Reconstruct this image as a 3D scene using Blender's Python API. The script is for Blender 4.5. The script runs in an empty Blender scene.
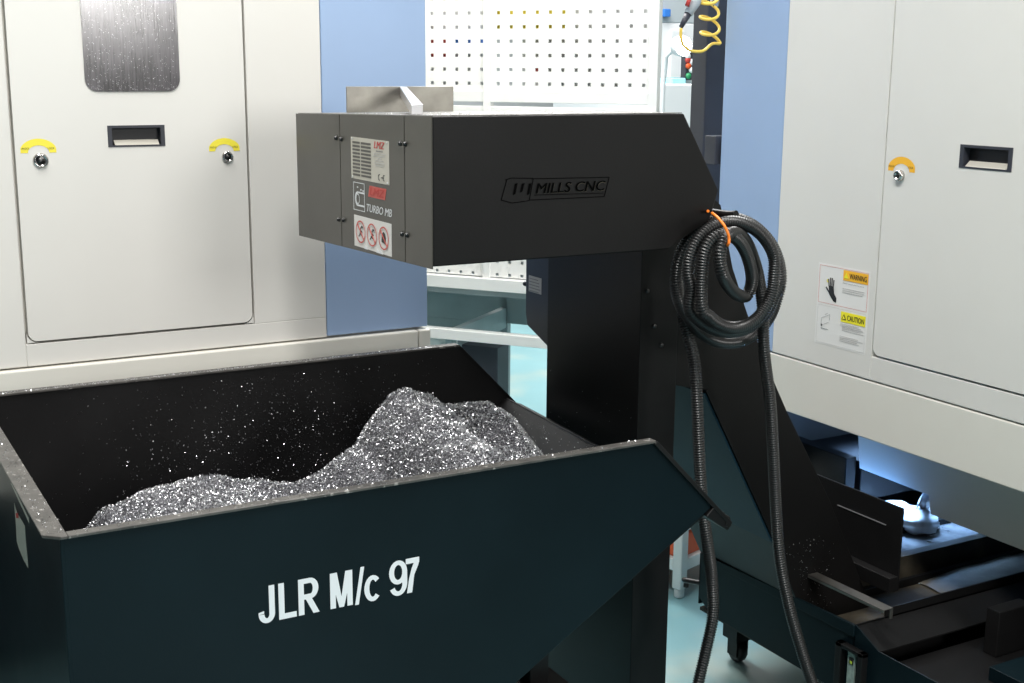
import bpy, math, random
import numpy as np
from mathutils import Vector, Matrix, noise
random.seed(7); rng = np.random.default_rng(7)
S = bpy.context.scene
COL = S.collection

# ------------------------------------------------------------------ camera
FPX, PT, YW, RL, H = 1283.05, 0.20907583, 0.51322090, 0.00761515, 1.6
Fv = np.array([math.sin(YW)*math.cos(PT), math.cos(YW)*math.cos(PT), -math.sin(PT)])
Rv = np.array([math.cos(YW), -math.sin(YW), 0.0]); Uv = np.cross(Rv, Fv)
Rv, Uv = Rv*math.cos(RL)+Uv*math.sin(RL), -Rv*math.sin(RL)+Uv*math.cos(RL)
CP = np.array([0, 0, H])
cd = bpy.data.cameras.new('camera'); cam = bpy.data.objects.new('camera', cd); COL.objects.link(cam)
cd.sensor_width = 36; cd.lens = FPX*36/1024; cd.clip_start = .05; cd.clip_end = 100
cam.matrix_world = Matrix(((Rv[0], Uv[0], -Fv[0], 0), (Rv[1], Uv[1], -Fv[1], 0), (Rv[2], Uv[2], -Fv[2], H), (0, 0, 0, 1)))
S.camera = cam

def at(x, y, **k):
    """the point of a real plane (X=, Y= or Z= constant) seen at a measured place of the photograph"""
    d = Fv + Rv*(x-512)/FPX - Uv*(y-341.5)/FPX
    (a, v), = k.items(); i = 'XYZ'.index(a)
    return CP + d*((v-CP[i])/d[i])
def atn(x, y, p, n):
    d = Fv + Rv*(x-512)/FPX - Uv*(y-341.5)/FPX
    return CP + d*(np.dot(np.array(p)-CP, n)/np.dot(d, n))

# ------------------------------------------------------------------ materials
MT = {}
def mat(name, col, rough=.5, metal=0., spec=.5, var=0., vscale=8., bump=0., bscale=60., emit=None, estr=0., coat=0., trans=0., dirt=None, dscale=5., dlo=.6, dhi=.75, streak=None, rvar=0.):
    m = bpy.data.materials.new(name); m.use_nodes = True
    nt = m.node_tree; b = nt.nodes['Principled BSDF']; L = nt.links
    b.inputs['Base Color'].default_value = (*col, 1); b.inputs['Roughness'].default_value = rough
    b.inputs['Metallic'].default_value = metal; b.inputs['Specular IOR Level'].default_value = spec
    b.inputs['Coat Weight'].default_value = coat; b.inputs['Transmission Weight'].default_value = trans
    tc = nt.nodes.new('ShaderNodeTexCoord'); src = tc.outputs['Object']
    if streak:
        mp = nt.nodes.new('ShaderNodeMapping'); mp.inputs['Scale'].default_value = streak; L.new(src, mp.inputs[0]); src = mp.outputs[0]
    out = None
    if var > 0:
        n = nt.nodes.new('ShaderNodeTexNoise'); n.inputs['Scale'].default_value = vscale; n.inputs['Detail'].default_value = 6
        L.new(src, n.inputs['Vector'])
        r = nt.nodes.new('ShaderNodeValToRGB'); r.color_ramp.elements[0].position = .3; r.color_ramp.elements[1].position = .7
        r.color_ramp.elements[0].color = (*[c*(1-var) for c in col], 1); r.color_ramp.elements[1].color = (*[min(1, c*(1+var)) for c in col], 1)
        L.new(n.outputs['Fac'], r.inputs[0]); out = r.outputs[0]
        if rvar:
            q = nt.nodes.new('ShaderNodeMapRange'); q.inputs['To Min'].default_value = rough-rvar; q.inputs['To Max'].default_value = rough+rvar
            L.new(n.outputs['Fac'], q.inputs[0]); L.new(q.outputs[0], b.inputs['Roughness'])
    if dirt:
        n = nt.nodes.new('ShaderNodeTexNoise'); n.inputs['Scale'].default_value = dscale; n.inputs['Detail'].default_value = 8
        L.new(src, n.inputs['Vector'])
        r = nt.nodes.new('ShaderNodeValToRGB'); r.color_ramp.elements[0].position = dlo; r.color_ramp.elements[1].position = dhi
        r.color_ramp.elements[0].color = (0, 0, 0, 1); r.color_ramp.elements[1].color = (1, 1, 1, 1)
        L.new(n.outputs['Fac'], r.inputs[0])
        mx = nt.nodes.new('ShaderNodeMix'); mx.data_type = 'RGBA'
        L.new(r.outputs[0], mx.inputs[0])
        if out: L.new(out, mx.inputs[6])
        else: mx.inputs[6].default_value = (*col, 1)
        mx.inputs[7].default_value = (*dirt, 1); out = mx.outputs[2]
    if out: L.new(out, b.inputs['Base Color'])
    if bump:
        n = nt.nodes.new('ShaderNodeTexNoise'); n.inputs['Scale'].default_value = bscale; n.inputs['Detail'].default_value = 3
        L.new(src, n.inputs['Vector'])
        bp = nt.nodes.new('ShaderNodeBump'); bp.inputs['Strength'].default_value = bump; bp.inputs['Distance'].default_value = .002
        L.new(n.outputs['Fac'], bp.inputs['Height']); L.new(bp.outputs[0], b.inputs['Normal'])
    if emit:
        b.inputs['Emission Color'].default_value = (*emit, 1); b.inputs['Emission Strength'].default_value = estr
    MT[name] = m; return m

mat('cream_paint', (.745, .73, .685), .38, var=.02, vscale=3, bump=.03, bscale=300)
mat('cream_base', (.75, .73, .66), .38, var=.02, vscale=4)
mat('blue_paint', (.33, .46, .68), .42, var=.04, vscale=3, bump=.04, bscale=300)
mat('black_paint', (.0085, .0083, .0085), .40, spec=.22, var=.25, vscale=5, bump=.08, bscale=220, rvar=.06)
mat('black_head', (.0065, .006, .006), .45, spec=.22, var=.2, vscale=5, bump=.1, bscale=260)
mat('black_panel_sheen', (.060, .057, .047), .30, var=.15, vscale=6, bump=.05, bscale=260)  # black paint lightened to include the cream machine's blurred reflection
mat('teal_paint_floor_tint', (.0035, .0095, .0125), .36, spec=.16, var=.2, vscale=4, bump=.08, bscale=220, rvar=.05)  # teal of the tank; on the black bin it paints the floor's reflection
mat('floor_reflection_teal', (.006, .026, .042), .5, spec=.2, var=.15, vscale=4)  # dark casing paint with the teal floor's reflection put into the colour
mat('rim_paint_sheen', (.07, .066, .06), .42, var=.35, vscale=30, dirt=(.30, .29, .27), dscale=90, dlo=.62, dhi=.7)  # rim greyed with a painted reflection of the white machine, plus worn flecks
mat('pitch', (.001, .001, .001), .9, spec=.05)
mat('top_dust', (.20, .195, .18), .5, var=.3, vscale=60, dirt=(.05, .05, .045), dscale=70, dlo=.6, dhi=.66)
mat('dark_gap', (.01, .01, .01), .8)
mat('rubber', (.012, .012, .013), .42, spec=.5)
mat('hose_black', (.014, .014, .014), .33, spec=.55)
mat('navy_plastic', (.012, .016, .03), .35)
mat('chrome', (.62, .60, .58), .16, metal=1)
mat('screw_steel', (.10, .10, .10), .3, metal=1)
mat('stainless', (.34, .325, .29), .38, metal=.75, var=.25, vscale=14, bump=.1, bscale=90)
mat('aluminium', (.72, .72, .74), .30, metal=.85)
mat('galvanised', (.30, .285, .26), .35, metal=.9, var=.2, vscale=20)
mat('swarf', (.86, .86, .88), .28, metal=1)
mat('swarf_base', (.11, .11, .12), .5, metal=.8, var=.7, vscale=160, bump=1, bscale=300)
mat('yellow_sticker', (.93, .80, .06), .5)
mat('orange_sticker', (.95, .50, .03), .5)
mat('yellow_label', (.95, .85, .03), .5)
mat('white_label', (.82, .81, .78), .4)
mat('paper_white', (.85, .84, .82), .5)
mat('label_cream', (.60, .575, .50), .35, metal=.2)
mat('ink', (.012, .012, .014), .5)
mat('ink_grey', (.22, .22, .22), .5)
mat('ink_red', (.55, .03, .025), .45)
mat('faded_red', (.62, .09, .07), .45)
mat('ink_pale', (.55, .54, .52), .5)
mat('orange_tie', (.90, .22, .02), .35)
mat('lettering_white', (.80, .83, .85), .4)
mat('white_frame', (.82, .82, .80), .4, var=.02)
mat('grey_frame', (.36, .41, .42), .4, var=.08)
mat('yellow_hose', (.85, .60, .10), .3)
mat('orange_plastic', (.72, .10, .02), .4)
mat('sludge', (.12, .11, .09), .45, var=.35, vscale=12, bump=.6, bscale=30)
mat('oily_steel', (.03, .026, .02), .6, spec=.25, var=.5, vscale=9, dirt=(.10, .085, .06), dscale=6, dlo=.5, dhi=.7, bump=.2, bscale=50)
mat('wet_steel', (.30, .30, .30), .22, metal=.5, var=.5, vscale=14, bump=.4, bscale=30)
mat('wet_white', (.55, .56, .56), .25, var=.2, vscale=25, bump=.6, bscale=30)
mat('black_column', (.035, .038, .05), .5, var=.2, vscale=5)
mat('cabinet_white', (.80, .82, .84), .4)
mat('cabinet_grey', (.45, .50, .53), .5)
mat('dim_grey', (.10, .10, .10), .5)
mat('backing_grey', (.55, .55, .55), .5)
mat('plastic_blue', (.04, .20, .65), .4)
mat('plastic_cyan', (.30, .75, .85), .4)
mat('plastic_yellow', (.80, .68, .05), .4)
mat('plastic_red', (.50, .05, .04), .4)
mat('plastic_green', (.03, .30, .12), .4)
mat('work_lamp', (1, 1, 1), .4, emit=(.95, .98, 1), estr=40)
mat('blue_lamp', (1, 1, 1), .4, emit=(.35, .6, 1), estr=10)
mat('ceiling_lamp', (1, 1, 1), .4, emit=(1, .99, .96), estr=3)
mat('gauge_glass', (.30, .38, .34), .2, var=.3, vscale=60)
mat('gauge_green', (.45, .60, .05), .4)
mat('reflection_block_dark', (.14, .15, .16), .7)
mat('wall_paint', (.75, .77, .78), .7, var=.03)

def floor_mat():
    m = mat('floor_epoxy', (.19, .37, .40), .28, var=.10, vscale=1.6, dirt=(.34, .41, .37), dscale=2.2, dlo=.52, dhi=.72, bump=.03, bscale=40)
    return m
floor_mat()

def window_mat():
    # brushed, chip spattered polycarbonate
    m = bpy.data.materials.new('smeared_glass'); m.use_nodes = True; nt = m.node_tree; L = nt.links
    b = nt.nodes['Principled BSDF']; tc = nt.nodes.new('ShaderNodeTexCoord')
    mp = nt.nodes.new('ShaderNodeMapping'); mp.inputs['Scale'].default_value = (240, 240, 14); L.new(tc.outputs['Object'], mp.inputs[0])
    n = nt.nodes.new('ShaderNodeTexNoise'); n.inputs['Scale'].default_value = 1; n.inputs['Detail'].default_value = 5; L.new(mp.outputs[0], n.inputs['Vector'])
    n2 = nt.nodes.new('ShaderNodeTexNoise'); n2.inputs['Scale'].default_value = 12; n2.inputs['Detail'].default_value = 4; L.new(tc.outputs['Object'], n2.inputs['Vector'])
    ad = nt.nodes.new('ShaderNodeMath'); ad.operation = 'ADD'; L.new(n.outputs['Fac'], ad.inputs[0]); L.new(n2.outputs['Fac'], ad.inputs[1])
    r = nt.nodes.new('ShaderNodeValToRGB'); e = r.color_ramp.elements
    e[0].position = .38; e[0].color = (.008, .0075, .008, 1); e[1].position = .72; e[1].color = (.11, .10, .11, 1)
    hf = nt.nodes.new('ShaderNodeMath'); hf.operation = 'MULTIPLY'; hf.inputs[1].default_value = .5; L.new(ad.outputs[0], hf.inputs[0]); L.new(hf.outputs[0], r.inputs[0])
    L.new(r.outputs[0], b.inputs['Base Color']); b.inputs['Roughness'].default_value = .17; b.inputs['Specular IOR Level'].default_value = .9
    b.inputs['Metallic'].default_value = .15
    bp = nt.nodes.new('ShaderNodeBump'); bp.inputs['Strength'].default_value = .10; bp.inputs['Distance'].default_value = .001
    L.new(n.outputs['Fac'], bp.inputs['Height']); L.new(bp.outputs[0], b.inputs['Normal'])
    MT['smeared_glass'] = m
window_mat()

# ------------------------------------------------------------------ mesh builder
ROOTLOC = {}
class MB:
    def __init__(s): s.v = []; s.f = []; s.m = []; s.s = []; s.mats = []
    def mi(s, m):
        if m not in s.mats: s.mats.append(m)
        return s.mats.index(m)
    def add(s, vs, fs, m, smooth=False):
        o = len(s.v); s.v += [tuple(float(c) for c in v) for v in vs]; k = s.mi(m)
        for f in fs: s.f.append(tuple(i+o for i in f)); s.m.append(k); s.s.append(smooth)
        return s
    def box(s, x0, x1, y0, y1, z0, z1, m, M=None):
        x0, x1 = sorted((x0, x1)); y0, y1 = sorted((y0, y1)); z0, z1 = sorted((z0, z1))
        vs = [(x, y, z) for x in (x0, x1) for y in (y0, y1) for z in (z0, z1)]
        if M: vs = [tuple(M @ Vector(v)) for v in vs]
        return s.add(vs, [(0, 1, 3, 2), (4, 6, 7, 5), (0, 4, 5, 1), (2, 3, 7, 6), (0, 2, 6, 4), (1, 5, 7, 3)], m)
    def prism(s, pts, d, m, smooth=False):
        """pts: 3D polygon, d: extrusion vector (away from the seen side)"""
        n = len(pts); P = [np.array(p, float) for p in pts]; Q = [p+np.array(d) for p in P]
        # orient so that the face of pts looks along -d
        nn = sum((np.cross(P[i]-P[0], P[(i+1) % n]-P[0]) for i in range(n)), np.zeros(3))
        if np.dot(nn, d) > 0: P = P[::-1]; Q = Q[::-1]
        fs = [tuple(range(n)), tuple(range(2*n-1, n-1, -1))]+[(i, i+n, (i+1) % n+n, (i+1) % n) for i in range(n)]
        return s.add(P+Q, fs, m, smooth)
    def tube(s, pts, r, m, seg=10, caps=True, rf=None, closed=False):
        P = [np.array(p, float) for p in pts]; n = len(P); vs = []; fs = []
        up = None
        for i in range(n):
            a = P[i-1] if (i > 0 or closed) else P[i]; b = P[(i+1) % n] if (i < n-1 or closed) else P[i]
            t = b-a; t /= (np.linalg.norm(t)+1e-12)
            if up is None:
                up = np.array([0, 0, 1.]) if abs(t[2]) < .9 else np.array([1., 0, 0])
            x = np.cross(t, up); x /= (np.linalg.norm(x)+1e-12); y = np.cross(x, t); up = y
            rr = rf(i) if rf else r
            for k in range(seg):
                an = 2*math.pi*k/seg; vs.append(P[i]+rr*(x*math.cos(an)+y*math.sin(an)))
        for i in range(n if closed else n-1):
            j = (i+1) % n
            for k in range(seg): fs.append((i*seg+k, i*seg+(k+1) % seg, j*seg+(k+1) % seg, j*seg+k))
        s.add(vs, fs, m, True)
        if caps and not closed:
            o = len(s.v)-n*seg; k = s.mi(m)
            s.f.append(tuple(o+i for i in range(seg))[::-1]); s.m.append(k); s.s.append(False)
            s.f.append(tuple(o+(n-1)*seg+i for i in range(seg))); s.m.append(k); s.s.append(False)
        return s
    def lathe(s, c, ax, prof, m, seg=24):
        """prof: (radius, distance along ax)"""
        ax = np.array(ax, float); ax /= np.linalg.norm(ax)
        up = np.array([0, 0, 1.]) if abs(ax[2]) < .9 else np.array([1., 0, 0])
        x = np.cross(ax, up); x /= np.linalg.norm(x); y = np.cross(ax, x); vs = []; fs = []
        for r, h in prof:
            for k in range(seg):
                a = 2*math.pi*k/seg; vs.append(np.array(c)+ax*h+r*(x*math.cos(a)+y*math.sin(a)))
        for i in range(len(prof)-1):
            for k in range(seg): fs.append((i*seg+k, i*seg+(k+1) % seg, (i+1)*seg+(k+1) % seg, (i+1)*seg+k))
        fs.append(tuple(range(seg))[::-1]); fs.append(tuple((len(prof)-1)*seg+k for k in range(seg)))
        return s.add(vs, fs, m, True)
    # ---- flat printing on a plane: O origin, U right, V up, N out
    def flat(s, pl, poly, m, lay=1, th=.0004):
        O, U, V, N = pl; s.nl = getattr(s, 'nl', 0)+1; lay = lay+.004*(s.nl % 100)
        P = [O+U*a+V*b+N*(lay*.0006) for a, b in poly]
        return s.prism(P, -N*th, m)
    def rect(s, pl, u0, v0, u1, v1, m, lay=1, th=.0004): return s.flat(pl, [(u0, v0), (u1, v0), (u1, v1), (u0, v1)], m, lay, th)
    def ring(s, pl, c, r, w, m, lay=2, ry=None, a0=0, a1=360, n=28):
        ry = ry or r; O, U, V, N = pl; vs = []; fs = []
        for i in range(n+1):
            a = math.radians(a0+(a1-a0)*i/n)
            for q in (0, w): vs.append(O+U*(c[0]+(r-q)*math.cos(a))+V*(c[1]+(ry-q)*math.sin(a))+N*(lay*.0006))
        for i in range(n): fs.append((2*i, 2*i+2, 2*i+3, 2*i+1))
        return s.add(vs, fs, m)
    def line(s, pl, p, q, w, m, lay=2):
        p = np.array(p); q = np.array(q); d = q-p; d = d/np.linalg.norm(d); n = np.array([-d[1], d[0]])*w/2
        return s.flat(pl, [p+n, p-n, q-n, q+n], m, lay)
    def text(s, pl, txt, box, m, lay=2, bold=0., shear=0., th=.0003):
        """text stretched to the box (u0, v0, u1, v1)"""
        c = bpy.data.curves.new('t', 'FONT'); c.body = txt; c.shear = shear; c.resolution_u = 3; c.extrude = 0
        o = bpy.data.objects.new('t', c); COL.objects.link(o)
        bpy.context.view_layer.update()
        me = bpy.data.meshes.new_from_object(o.evaluated_get(bpy.context.evaluated_depsgraph_get()))
        vs = [v.co.copy() for v in me.vertices]; fs = [tuple(p.vertices) for p in me.polygons]
        bpy.data.objects.remove(o); bpy.data.curves.remove(c); bpy.data.meshes.remove(me)
        if not vs: return s
        xa, xb = min(v.x for v in vs), max(v.x for v in vs); ya, yb = min(v.y for v in vs), max(v.y for v in vs)
        u0, v0, u1, v1 = box; O, U, V, N = pl
        b_ = bold*(v1-v0)*1.6
        for k, dx in enumerate((0, -b_, b_) if bold else (0,)):
            W = [O+U*(u0+dx+(v.x-xa)/(xb-xa)*(u1-u0))+V*(v0+(v.y-ya)/(yb-ya)*(v1-v0))+N*(lay*.0006+k*.00003) for v in vs]
            s.add(W, fs, m)
        return s
    def build(s, name, parent=None, bevel=0., label=None):
        off = np.array(ROOTLOC.get(parent.name, (0, 0, 0))) if parent else np.zeros(3)
        me = bpy.data.meshes.new(name)
        V = np.array(s.v, float)-off
        me.from_pydata(V.tolist(), [], s.f)
        for m in s.mats: me.materials.append(MT[m])
        me.polygons.foreach_set('material_index', s.m); me.polygons.foreach_set('use_smooth', s.s)
        me.update()
        o = bpy.data.objects.new(name, me); COL.objects.link(o)
        ROOTLOC[o.name] = tuple(off)
        if parent: o.parent = parent
        if bevel:
            b = o.modifiers.new('bevel', 'BEVEL'); b.width = bevel; b.segments = 2; b.limit_method = 'ANGLE'; b.angle_limit = math.radians(40)
        if label: o['label'] = label
        return o

def thing(name, label, cat, loc=(0, 0, 0), group=None):
    o = bpy.data.objects.new(name, None); COL.objects.link(o); o.location = loc; o.empty_display_size = .05
    ROOTLOC[o.name] = tuple(loc); o['label'] = label; o['category'] = cat
    if group: o['group'] = group
    return o
def tag(o, label, cat, group=None, kind=None):
    o['label'] = label; o['category'] = cat
    if group: o['group'] = group
    if kind: o['kind'] = kind
    return o
def struct(o): o['kind'] = 'structure'; return o
def sub(root, m):  # recentre a top-level mesh is not needed; kept for clarity
    return m
def rrect(u0, v0, u1, v1, r, n=6, corners=(1, 1, 1, 1)):
    out = []
    for (cx, cy, a0, c) in ((u1-r, v1-r, 0, corners[0]), (u0+r, v1-r, 90, corners[1]), (u0+r, v0+r, 180, corners[2]), (u1-r, v0+r, 270, corners[3])):
        if c:
            for i in range(n+1):
                a = math.radians(a0+90*i/n); out.append((cx+r*math.cos(a), cy+r*math.sin(a)))
        else: out.append((u1 if a0 in (0, 270) else u0, v1 if a0 in (0, 90) else v0))
    return out
def P_Y(y): return (np.array([0., y, 0.]), np.array([1., 0, 0]), np.array([0, 0, 1.]), np.array([0, -1., 0]))    # faces the viewer side, u = x
def P_X(x): return (np.array([x, 0., 0.]), np.array([0, -1., 0]), np.array([0, 0, 1.]), np.array([-1., 0, 0]))  # faces -x, u = -y
def spline(pts, n=12):
    P = [np.array(p, float) for p in pts]; P = [2*P[0]-P[1]]+P+[2*P[-1]-P[-2]]; out = []
    for i in range(1, len(P)-2):
        for k in range(n):
            t = k/n; a, b, c, d = P[i-1:i+3]
            out.append(.5*((2*b)+(c-a)*t+(2*a-5*b+4*c-d)*t*t+(3*b-a-3*c+d)*t**3))
    out.append(P[-2]); return out
def resample(P, step):
    P = np.array(P); d = np.r_[0, np.cumsum(np.linalg.norm(np.diff(P, axis=0), axis=1))]; n = int(d[-1]/step)
    t = np.linspace(0, d[-1], n); return np.stack([np.interp(t, d, P[:, k]) for k in range(3)], 1)

# ================================================================== SETTING
struct(MB().box(-6, 12, -5, 13, -.1, 0, 'floor_epoxy').build('floor'))
struct(MB().box(-6, 12, 12.9, 13, 0, 4.6, 'wall_paint').build('wall_back'))

# ================================================================== LEFT MACHINE
YL = 2.95
LM = thing('machining_centre', 'cream machining centre with blue corner panel behind the chip bin, at left', 'machine', (.4, YL, 0))
def ax(px, py): return at(px, py, Y=YL)
xd0 = ax(17, 200)[0]; xd1 = ax(246.5, 120)[0]; zdb = ax(140, 333)[2]; xb = ax(323, 150)[0]; xe = ax(427, 200)[0]
zs = ax(427, 328.6)[2]; xc2 = ax(417, 340)[0]
g = .003
MB().box(-1.4, xe-.01, YL+.45, YL+2.1, .10, .75, 'black_column').build('recessed_base', LM)
MB().box(-1.4, xe-.01, YL+.03, YL+2.1, .70, 2.7, 'cream_base').build('cabinet_body', LM)
p = MB(); p.box(-1.4, xd0-g, YL, YL+.028, zs+.004, 2.7, 'cream_paint'); p.build('side_panel', LM, .002)
p = MB(); p.box(xd1+g, xb-.001, YL, YL+.028, zdb-g, 2.7, 'cream_paint')
p.box(xd0-g, xb-.001, YL, YL+.028, zs+.004, zdb-g, 'cream_paint'); p.build('frame_panel', LM, .0015)
MB().box(xb+.001, xe, YL+.001, YL+.5, zs+.006, 2.7, 'blue_paint').build('corner_panel', LM, .003, 'light blue corner panel')
MB().box(-1.4, xc2-.0015, YL-.012, YL+.03, .66, zs, 'cream_base').build('base_plinth', LM, .004)
MB().box(xc2+.0015, xe+.004, YL-.010, YL+.4, .66, zs, 'cream_base').build('base_end_cap', LM, .004)
door = MB()
# door slab with an opening for the viewing window: built from strips round the opening
wx0 = ax(82, 40)[0]; wx1 = ax(178.5, 60)[0]; wz0 = ax(130, 91.5)[2]; wz1 = ax(82, -13)[2]
pl = P_Y(YL-.002)
ww = rrect(wx0, wz0, wx1, wz1, .028, 8)
hx0, hz0 = ax(107, 0)[0], ax(136, 146.5)[2]; hx1, hz1 = ax(164.7, 0)[0], ax(136, 125.2)[2]
hx0 = ax(107.4, 136)[0]; hx1 = ax(164.6, 136)[0]
def slab(mb, rects, y0, y1, m):
    for (a, b, c, d) in rects: mb.box(a, b, y0, y1, c, d, m)
slab(door, [(xd0+g, hx0, zdb+g+.02, 2.7), (hx1, xd1-g, zdb+g+.02, 2.7), (hx0, hx1, zdb+g+.02, hz0), (hx0, hx1, hz1, 2.7)], YL-.002, YL+.024, 'cream_paint')
rr_ = [(xd0+g+.02-.02*math.sin(math.radians(a)), zdb+g+.02-.02*math.cos(math.radians(a))) for a in (90, 70, 50, 30, 15, 0)]
rr_ = rr_+[(xd1-g-.02+.02*math.sin(math.radians(a)), zdb+g+.02-.02*math.cos(math.radians(a))) for a in (0, 15, 30, 50, 70, 90)]
door.prism([pl[0]+pl[1]*a+pl[2]*b for a, b in rr_], (0, .026, 0), 'cream_paint')
# filler fillets of the frame at the rounded corners
for sx_c, xc_, dr in ((xd0, xd0+g+.02, -1), (xd1, xd1-g-.02, 1)):
    fil = MB(); arc_ = [(xc_+dr*.023*math.sin(math.radians(a)), zdb+g+.02-.023*math.cos(math.radians(a))) for a in (90, 70, 50, 30, 15, 0)]
    for i in range(5):
        fil.prism([pl[0]+pl[1]*a+pl[2]*b+np.array([0, .002, 0]) for a, b in (arc_[i], arc_[i+1], (xc_+dr*.0235, zdb-.0005))], (0, .02, 0), 'cream_paint')
    fil.build('corner_fillet', LM)
D = door.build('door', LM)
w = MB(); w.flat(P_Y(YL-.004), ww, 'smeared_glass', 1, .003)
# small bits of swarf stuck on the pane
for i in range(520):
    u = wx0+.006+random.random()*(wx1-wx0-.012); v = wz0+.004+(random.random()**1.7)*(wz1-wz0)*.9
    s_ = random.uniform(.00025, .0008); a = random.random()*6.28
    w.flat(P_Y(YL-.004), [(u+s_*math.cos(a), v+s_*math.sin(a)), (u-s_*.6*math.sin(a), v+s_*.6*math.cos(a)), (u-s_*math.cos(a), v-s_*math.sin(a)), (u+s_*.6*math.sin(a), v-s_*.6*math.cos(a))], 'aluminium', 2, .0008)
w.build('viewing_window', D, 0, 'smeared dark window spattered with bits of swarf')
def recess_handle(parent, pln, u0, v0, u1, v1, lipc='galvanised'):
    O, U, V, N = pln; h = MB(); t = (u1-u0)*.075; tb = (v1-v0)*.12
    def bx(a, b, c, d, n0, n1, m):
        q = [O+U*a+V*c+N*n1, O+U*b+V*c+N*n1, O+U*b+V*d+N*n1, O+U*a+V*d+N*n1]; h.prism(q, -N*(n1-n0), m)
    bx(u0, u0+t, v0, v1, -.02, .0015, 'black_column'); bx(u1-t, u1, v0, v1, -.02, .0015, 'black_column')
    bx(u0+t, u1-t, v1-tb, v1, -.02, .0015, 'black_column'); bx(u0+t, u1-t, v0, v0+tb*.6, -.02, .0015, 'black_column')
    bx(u0+t, u1-t, v0+tb*.6, v1-tb, -.021, -.019, 'ink')
    ho = h.build('recessed_handle', parent)
    k = MB(); q = [O+U*(u0+t*1.6)+V*(v0+tb*.7)+N*.001, O+U*(u1-t*1.4)+V*(v0+tb*.7)+N*.001, O+U*(u1-t*1.4)+V*(v0+tb*2.6)-N*.013, O+U*(u0+t*1.6)+V*(v0+tb*2.6)-N*.013]
    k.prism(q, -N*.002-V*.001, lipc); k.build('finger_plate', ho, 0, 'pale metal finger plate')
recess_handle(D, P_Y(YL-.002), hx0, hz0, hx1, hz1, 'label_cream')
def lock(parent, pln, u, v, r=.0115, tall=.006):
    O, U, V, N = pln; m = MB(); c = O+U*u+V*v
    m.lathe(c, N, [(r, 0), (r, tall*.5), (r*.85, tall), (r*.66, tall*1.02), (r*.60, tall*.45)], 'chrome')
    m.lathe(c+N*tall*.45, N, [(r*.58, 0), (r*.58, .0004), (r*.40, .0006), (r*.38, tall*.3), (r*.1, tall*.32)], 'screw_steel')
    m.rect((c+N*tall*.95, U, V, N), -r*.2, -r*.04, r*.2, r*.04, 'ink', 1)
    return m.build('cam_lock', parent)
def lock_label(parent, pln, u, v, r, mcol, ww=.42):
    m = MB(); O, U, V, N = pln; w_ = r*ww; vs = []
    # arch: flat-bottomed half ring
    out = []
    R0, R1 = r, r-w_
    for i in range(21):
        a = math.radians(180*i/20); out.append((u+R0*max(-.97, min(.97, math.cos(a)*1.04)), v+R0*.80*math.sin(a)))
    inn = [(u+R1*math.cos(math.radians(180*i/20)), v+R1*.72*math.sin(math.radians(180*i/20))) for i in range(20, -1, -1)]
    n = len(out); P = [O+U*a+V*b+N*.0006 for a, b in out]+[O+U*a+V*b+N*.0006 for a, b in inn[::-1]]
    m.add(P, [(i, i+1, n+i+1, n+i) for i in range(n-1)], mcol)
    m.text(pln, 'UNLOCK', (u-r*.93, v+r*.20, u-r*.50, v+r*.31), 'ink', 3); m.text(pln, 'LOCK', (u+r*.50, v+r*.20, u+r*.86, v+r*.31), 'ink', 3)
    return m.build('lock_label', parent, 0, 'arched %s sticker reading UNLOCK and LOCK' % ('yellow' if mcol[0] == 'y' else 'amber'))
pd = P_Y(YL-.002)
q = ax(40.5, 160.5); lock(D, pd, q[0], q[2], .0165); q = ax(38.5, 152.8); r_ = (ax(57, 150)[0]-ax(20, 150)[0])/2; lock_label(D, pd, q[0], q[2], r_, 'yellow_sticker')
q = ax(227.2, 156.8); lock(D, pd, q[0], q[2], .0135); q = ax(224.2, 151); r_ = (ax(240, 150)[0]-ax(208.5, 150)[0])/2; lock_label(D, pd, q[0], q[2], r_, 'yellow_sticker')

# ================================================================== RIGHT MACHINE
XR = 2.3
def ry(px, py): return at(px, py, X=XR)
RM = thing('machining_centre', 'cream machining centre with warning labels and amber lock sticker, at right', 'machine', (XR, 2, 0))
zsk = ry(784, 410.6)[2]; zse = ry(890, 387.5)[2]; ydr = ry(888, 120)[1]; zdo = ry(950, 376)[2]; ybl = ry(784, 110)[1]; yfar = ry(722.5, 100)[1]
MB().box(XR+.03, XR+1.9, .2, yfar-.02, .95, 2.7, 'cream_base').build('cabinet_body', RM)
MB().box(XR, XR+.029, ydr+g, ybl-.001, zse+.004, 2.7, 'cream_paint').box(XR, XR+.029, .2, ydr+g, zse+.004, zdo-g, 'cream_paint').build('frame_panel', RM, .002)
MB().box(XR+.001, XR+.5, ybl+.001, yfar, zse+.004, 2.7, 'blue_paint').build('corner_panel', RM, .003, 'light blue corner panel')
MB().box(XR, XR+.03, .2, yfar, zsk, zse, 'cream_base').build('skirt_panel', RM, .003)
yh0 = ry(960.6, 156)[1]; yh1 = ry(1013.5, 156)[1]; zh1 = ry(985, 145.8)[2]; zh0 = ry(985, 169.8)[2]
d2 = MB(); slab2 = [(yh0, ydr-g), (.2, yh1)]
d2.box(XR-.002, XR+.024, yh0, ydr-g, zdo+g+.02, 2.7, 'cream_paint').box(XR-.002, XR+.024, .2, yh1, zdo+g+.02, 2.7, 'cream_paint')
d2.box(XR-.002, XR+.024, yh1, yh0, zdo+g+.02, zh0, 'cream_paint').box(XR-.002, XR+.024, yh1, yh0, zh1, 2.7, 'cream_paint')
px_ = P_X(XR-.002)
arc = [(-(ydr-g), zdo+g+.02)]+[(-(ydr-g)+.02-.02*math.cos(math.radians(a)), zdo+g+.02-.02*math.sin(math.radians(a))) for a in (20, 40, 60, 80, 90)]+[(-.2, zdo+g), (-.2, zdo+g+.02)]
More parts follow.
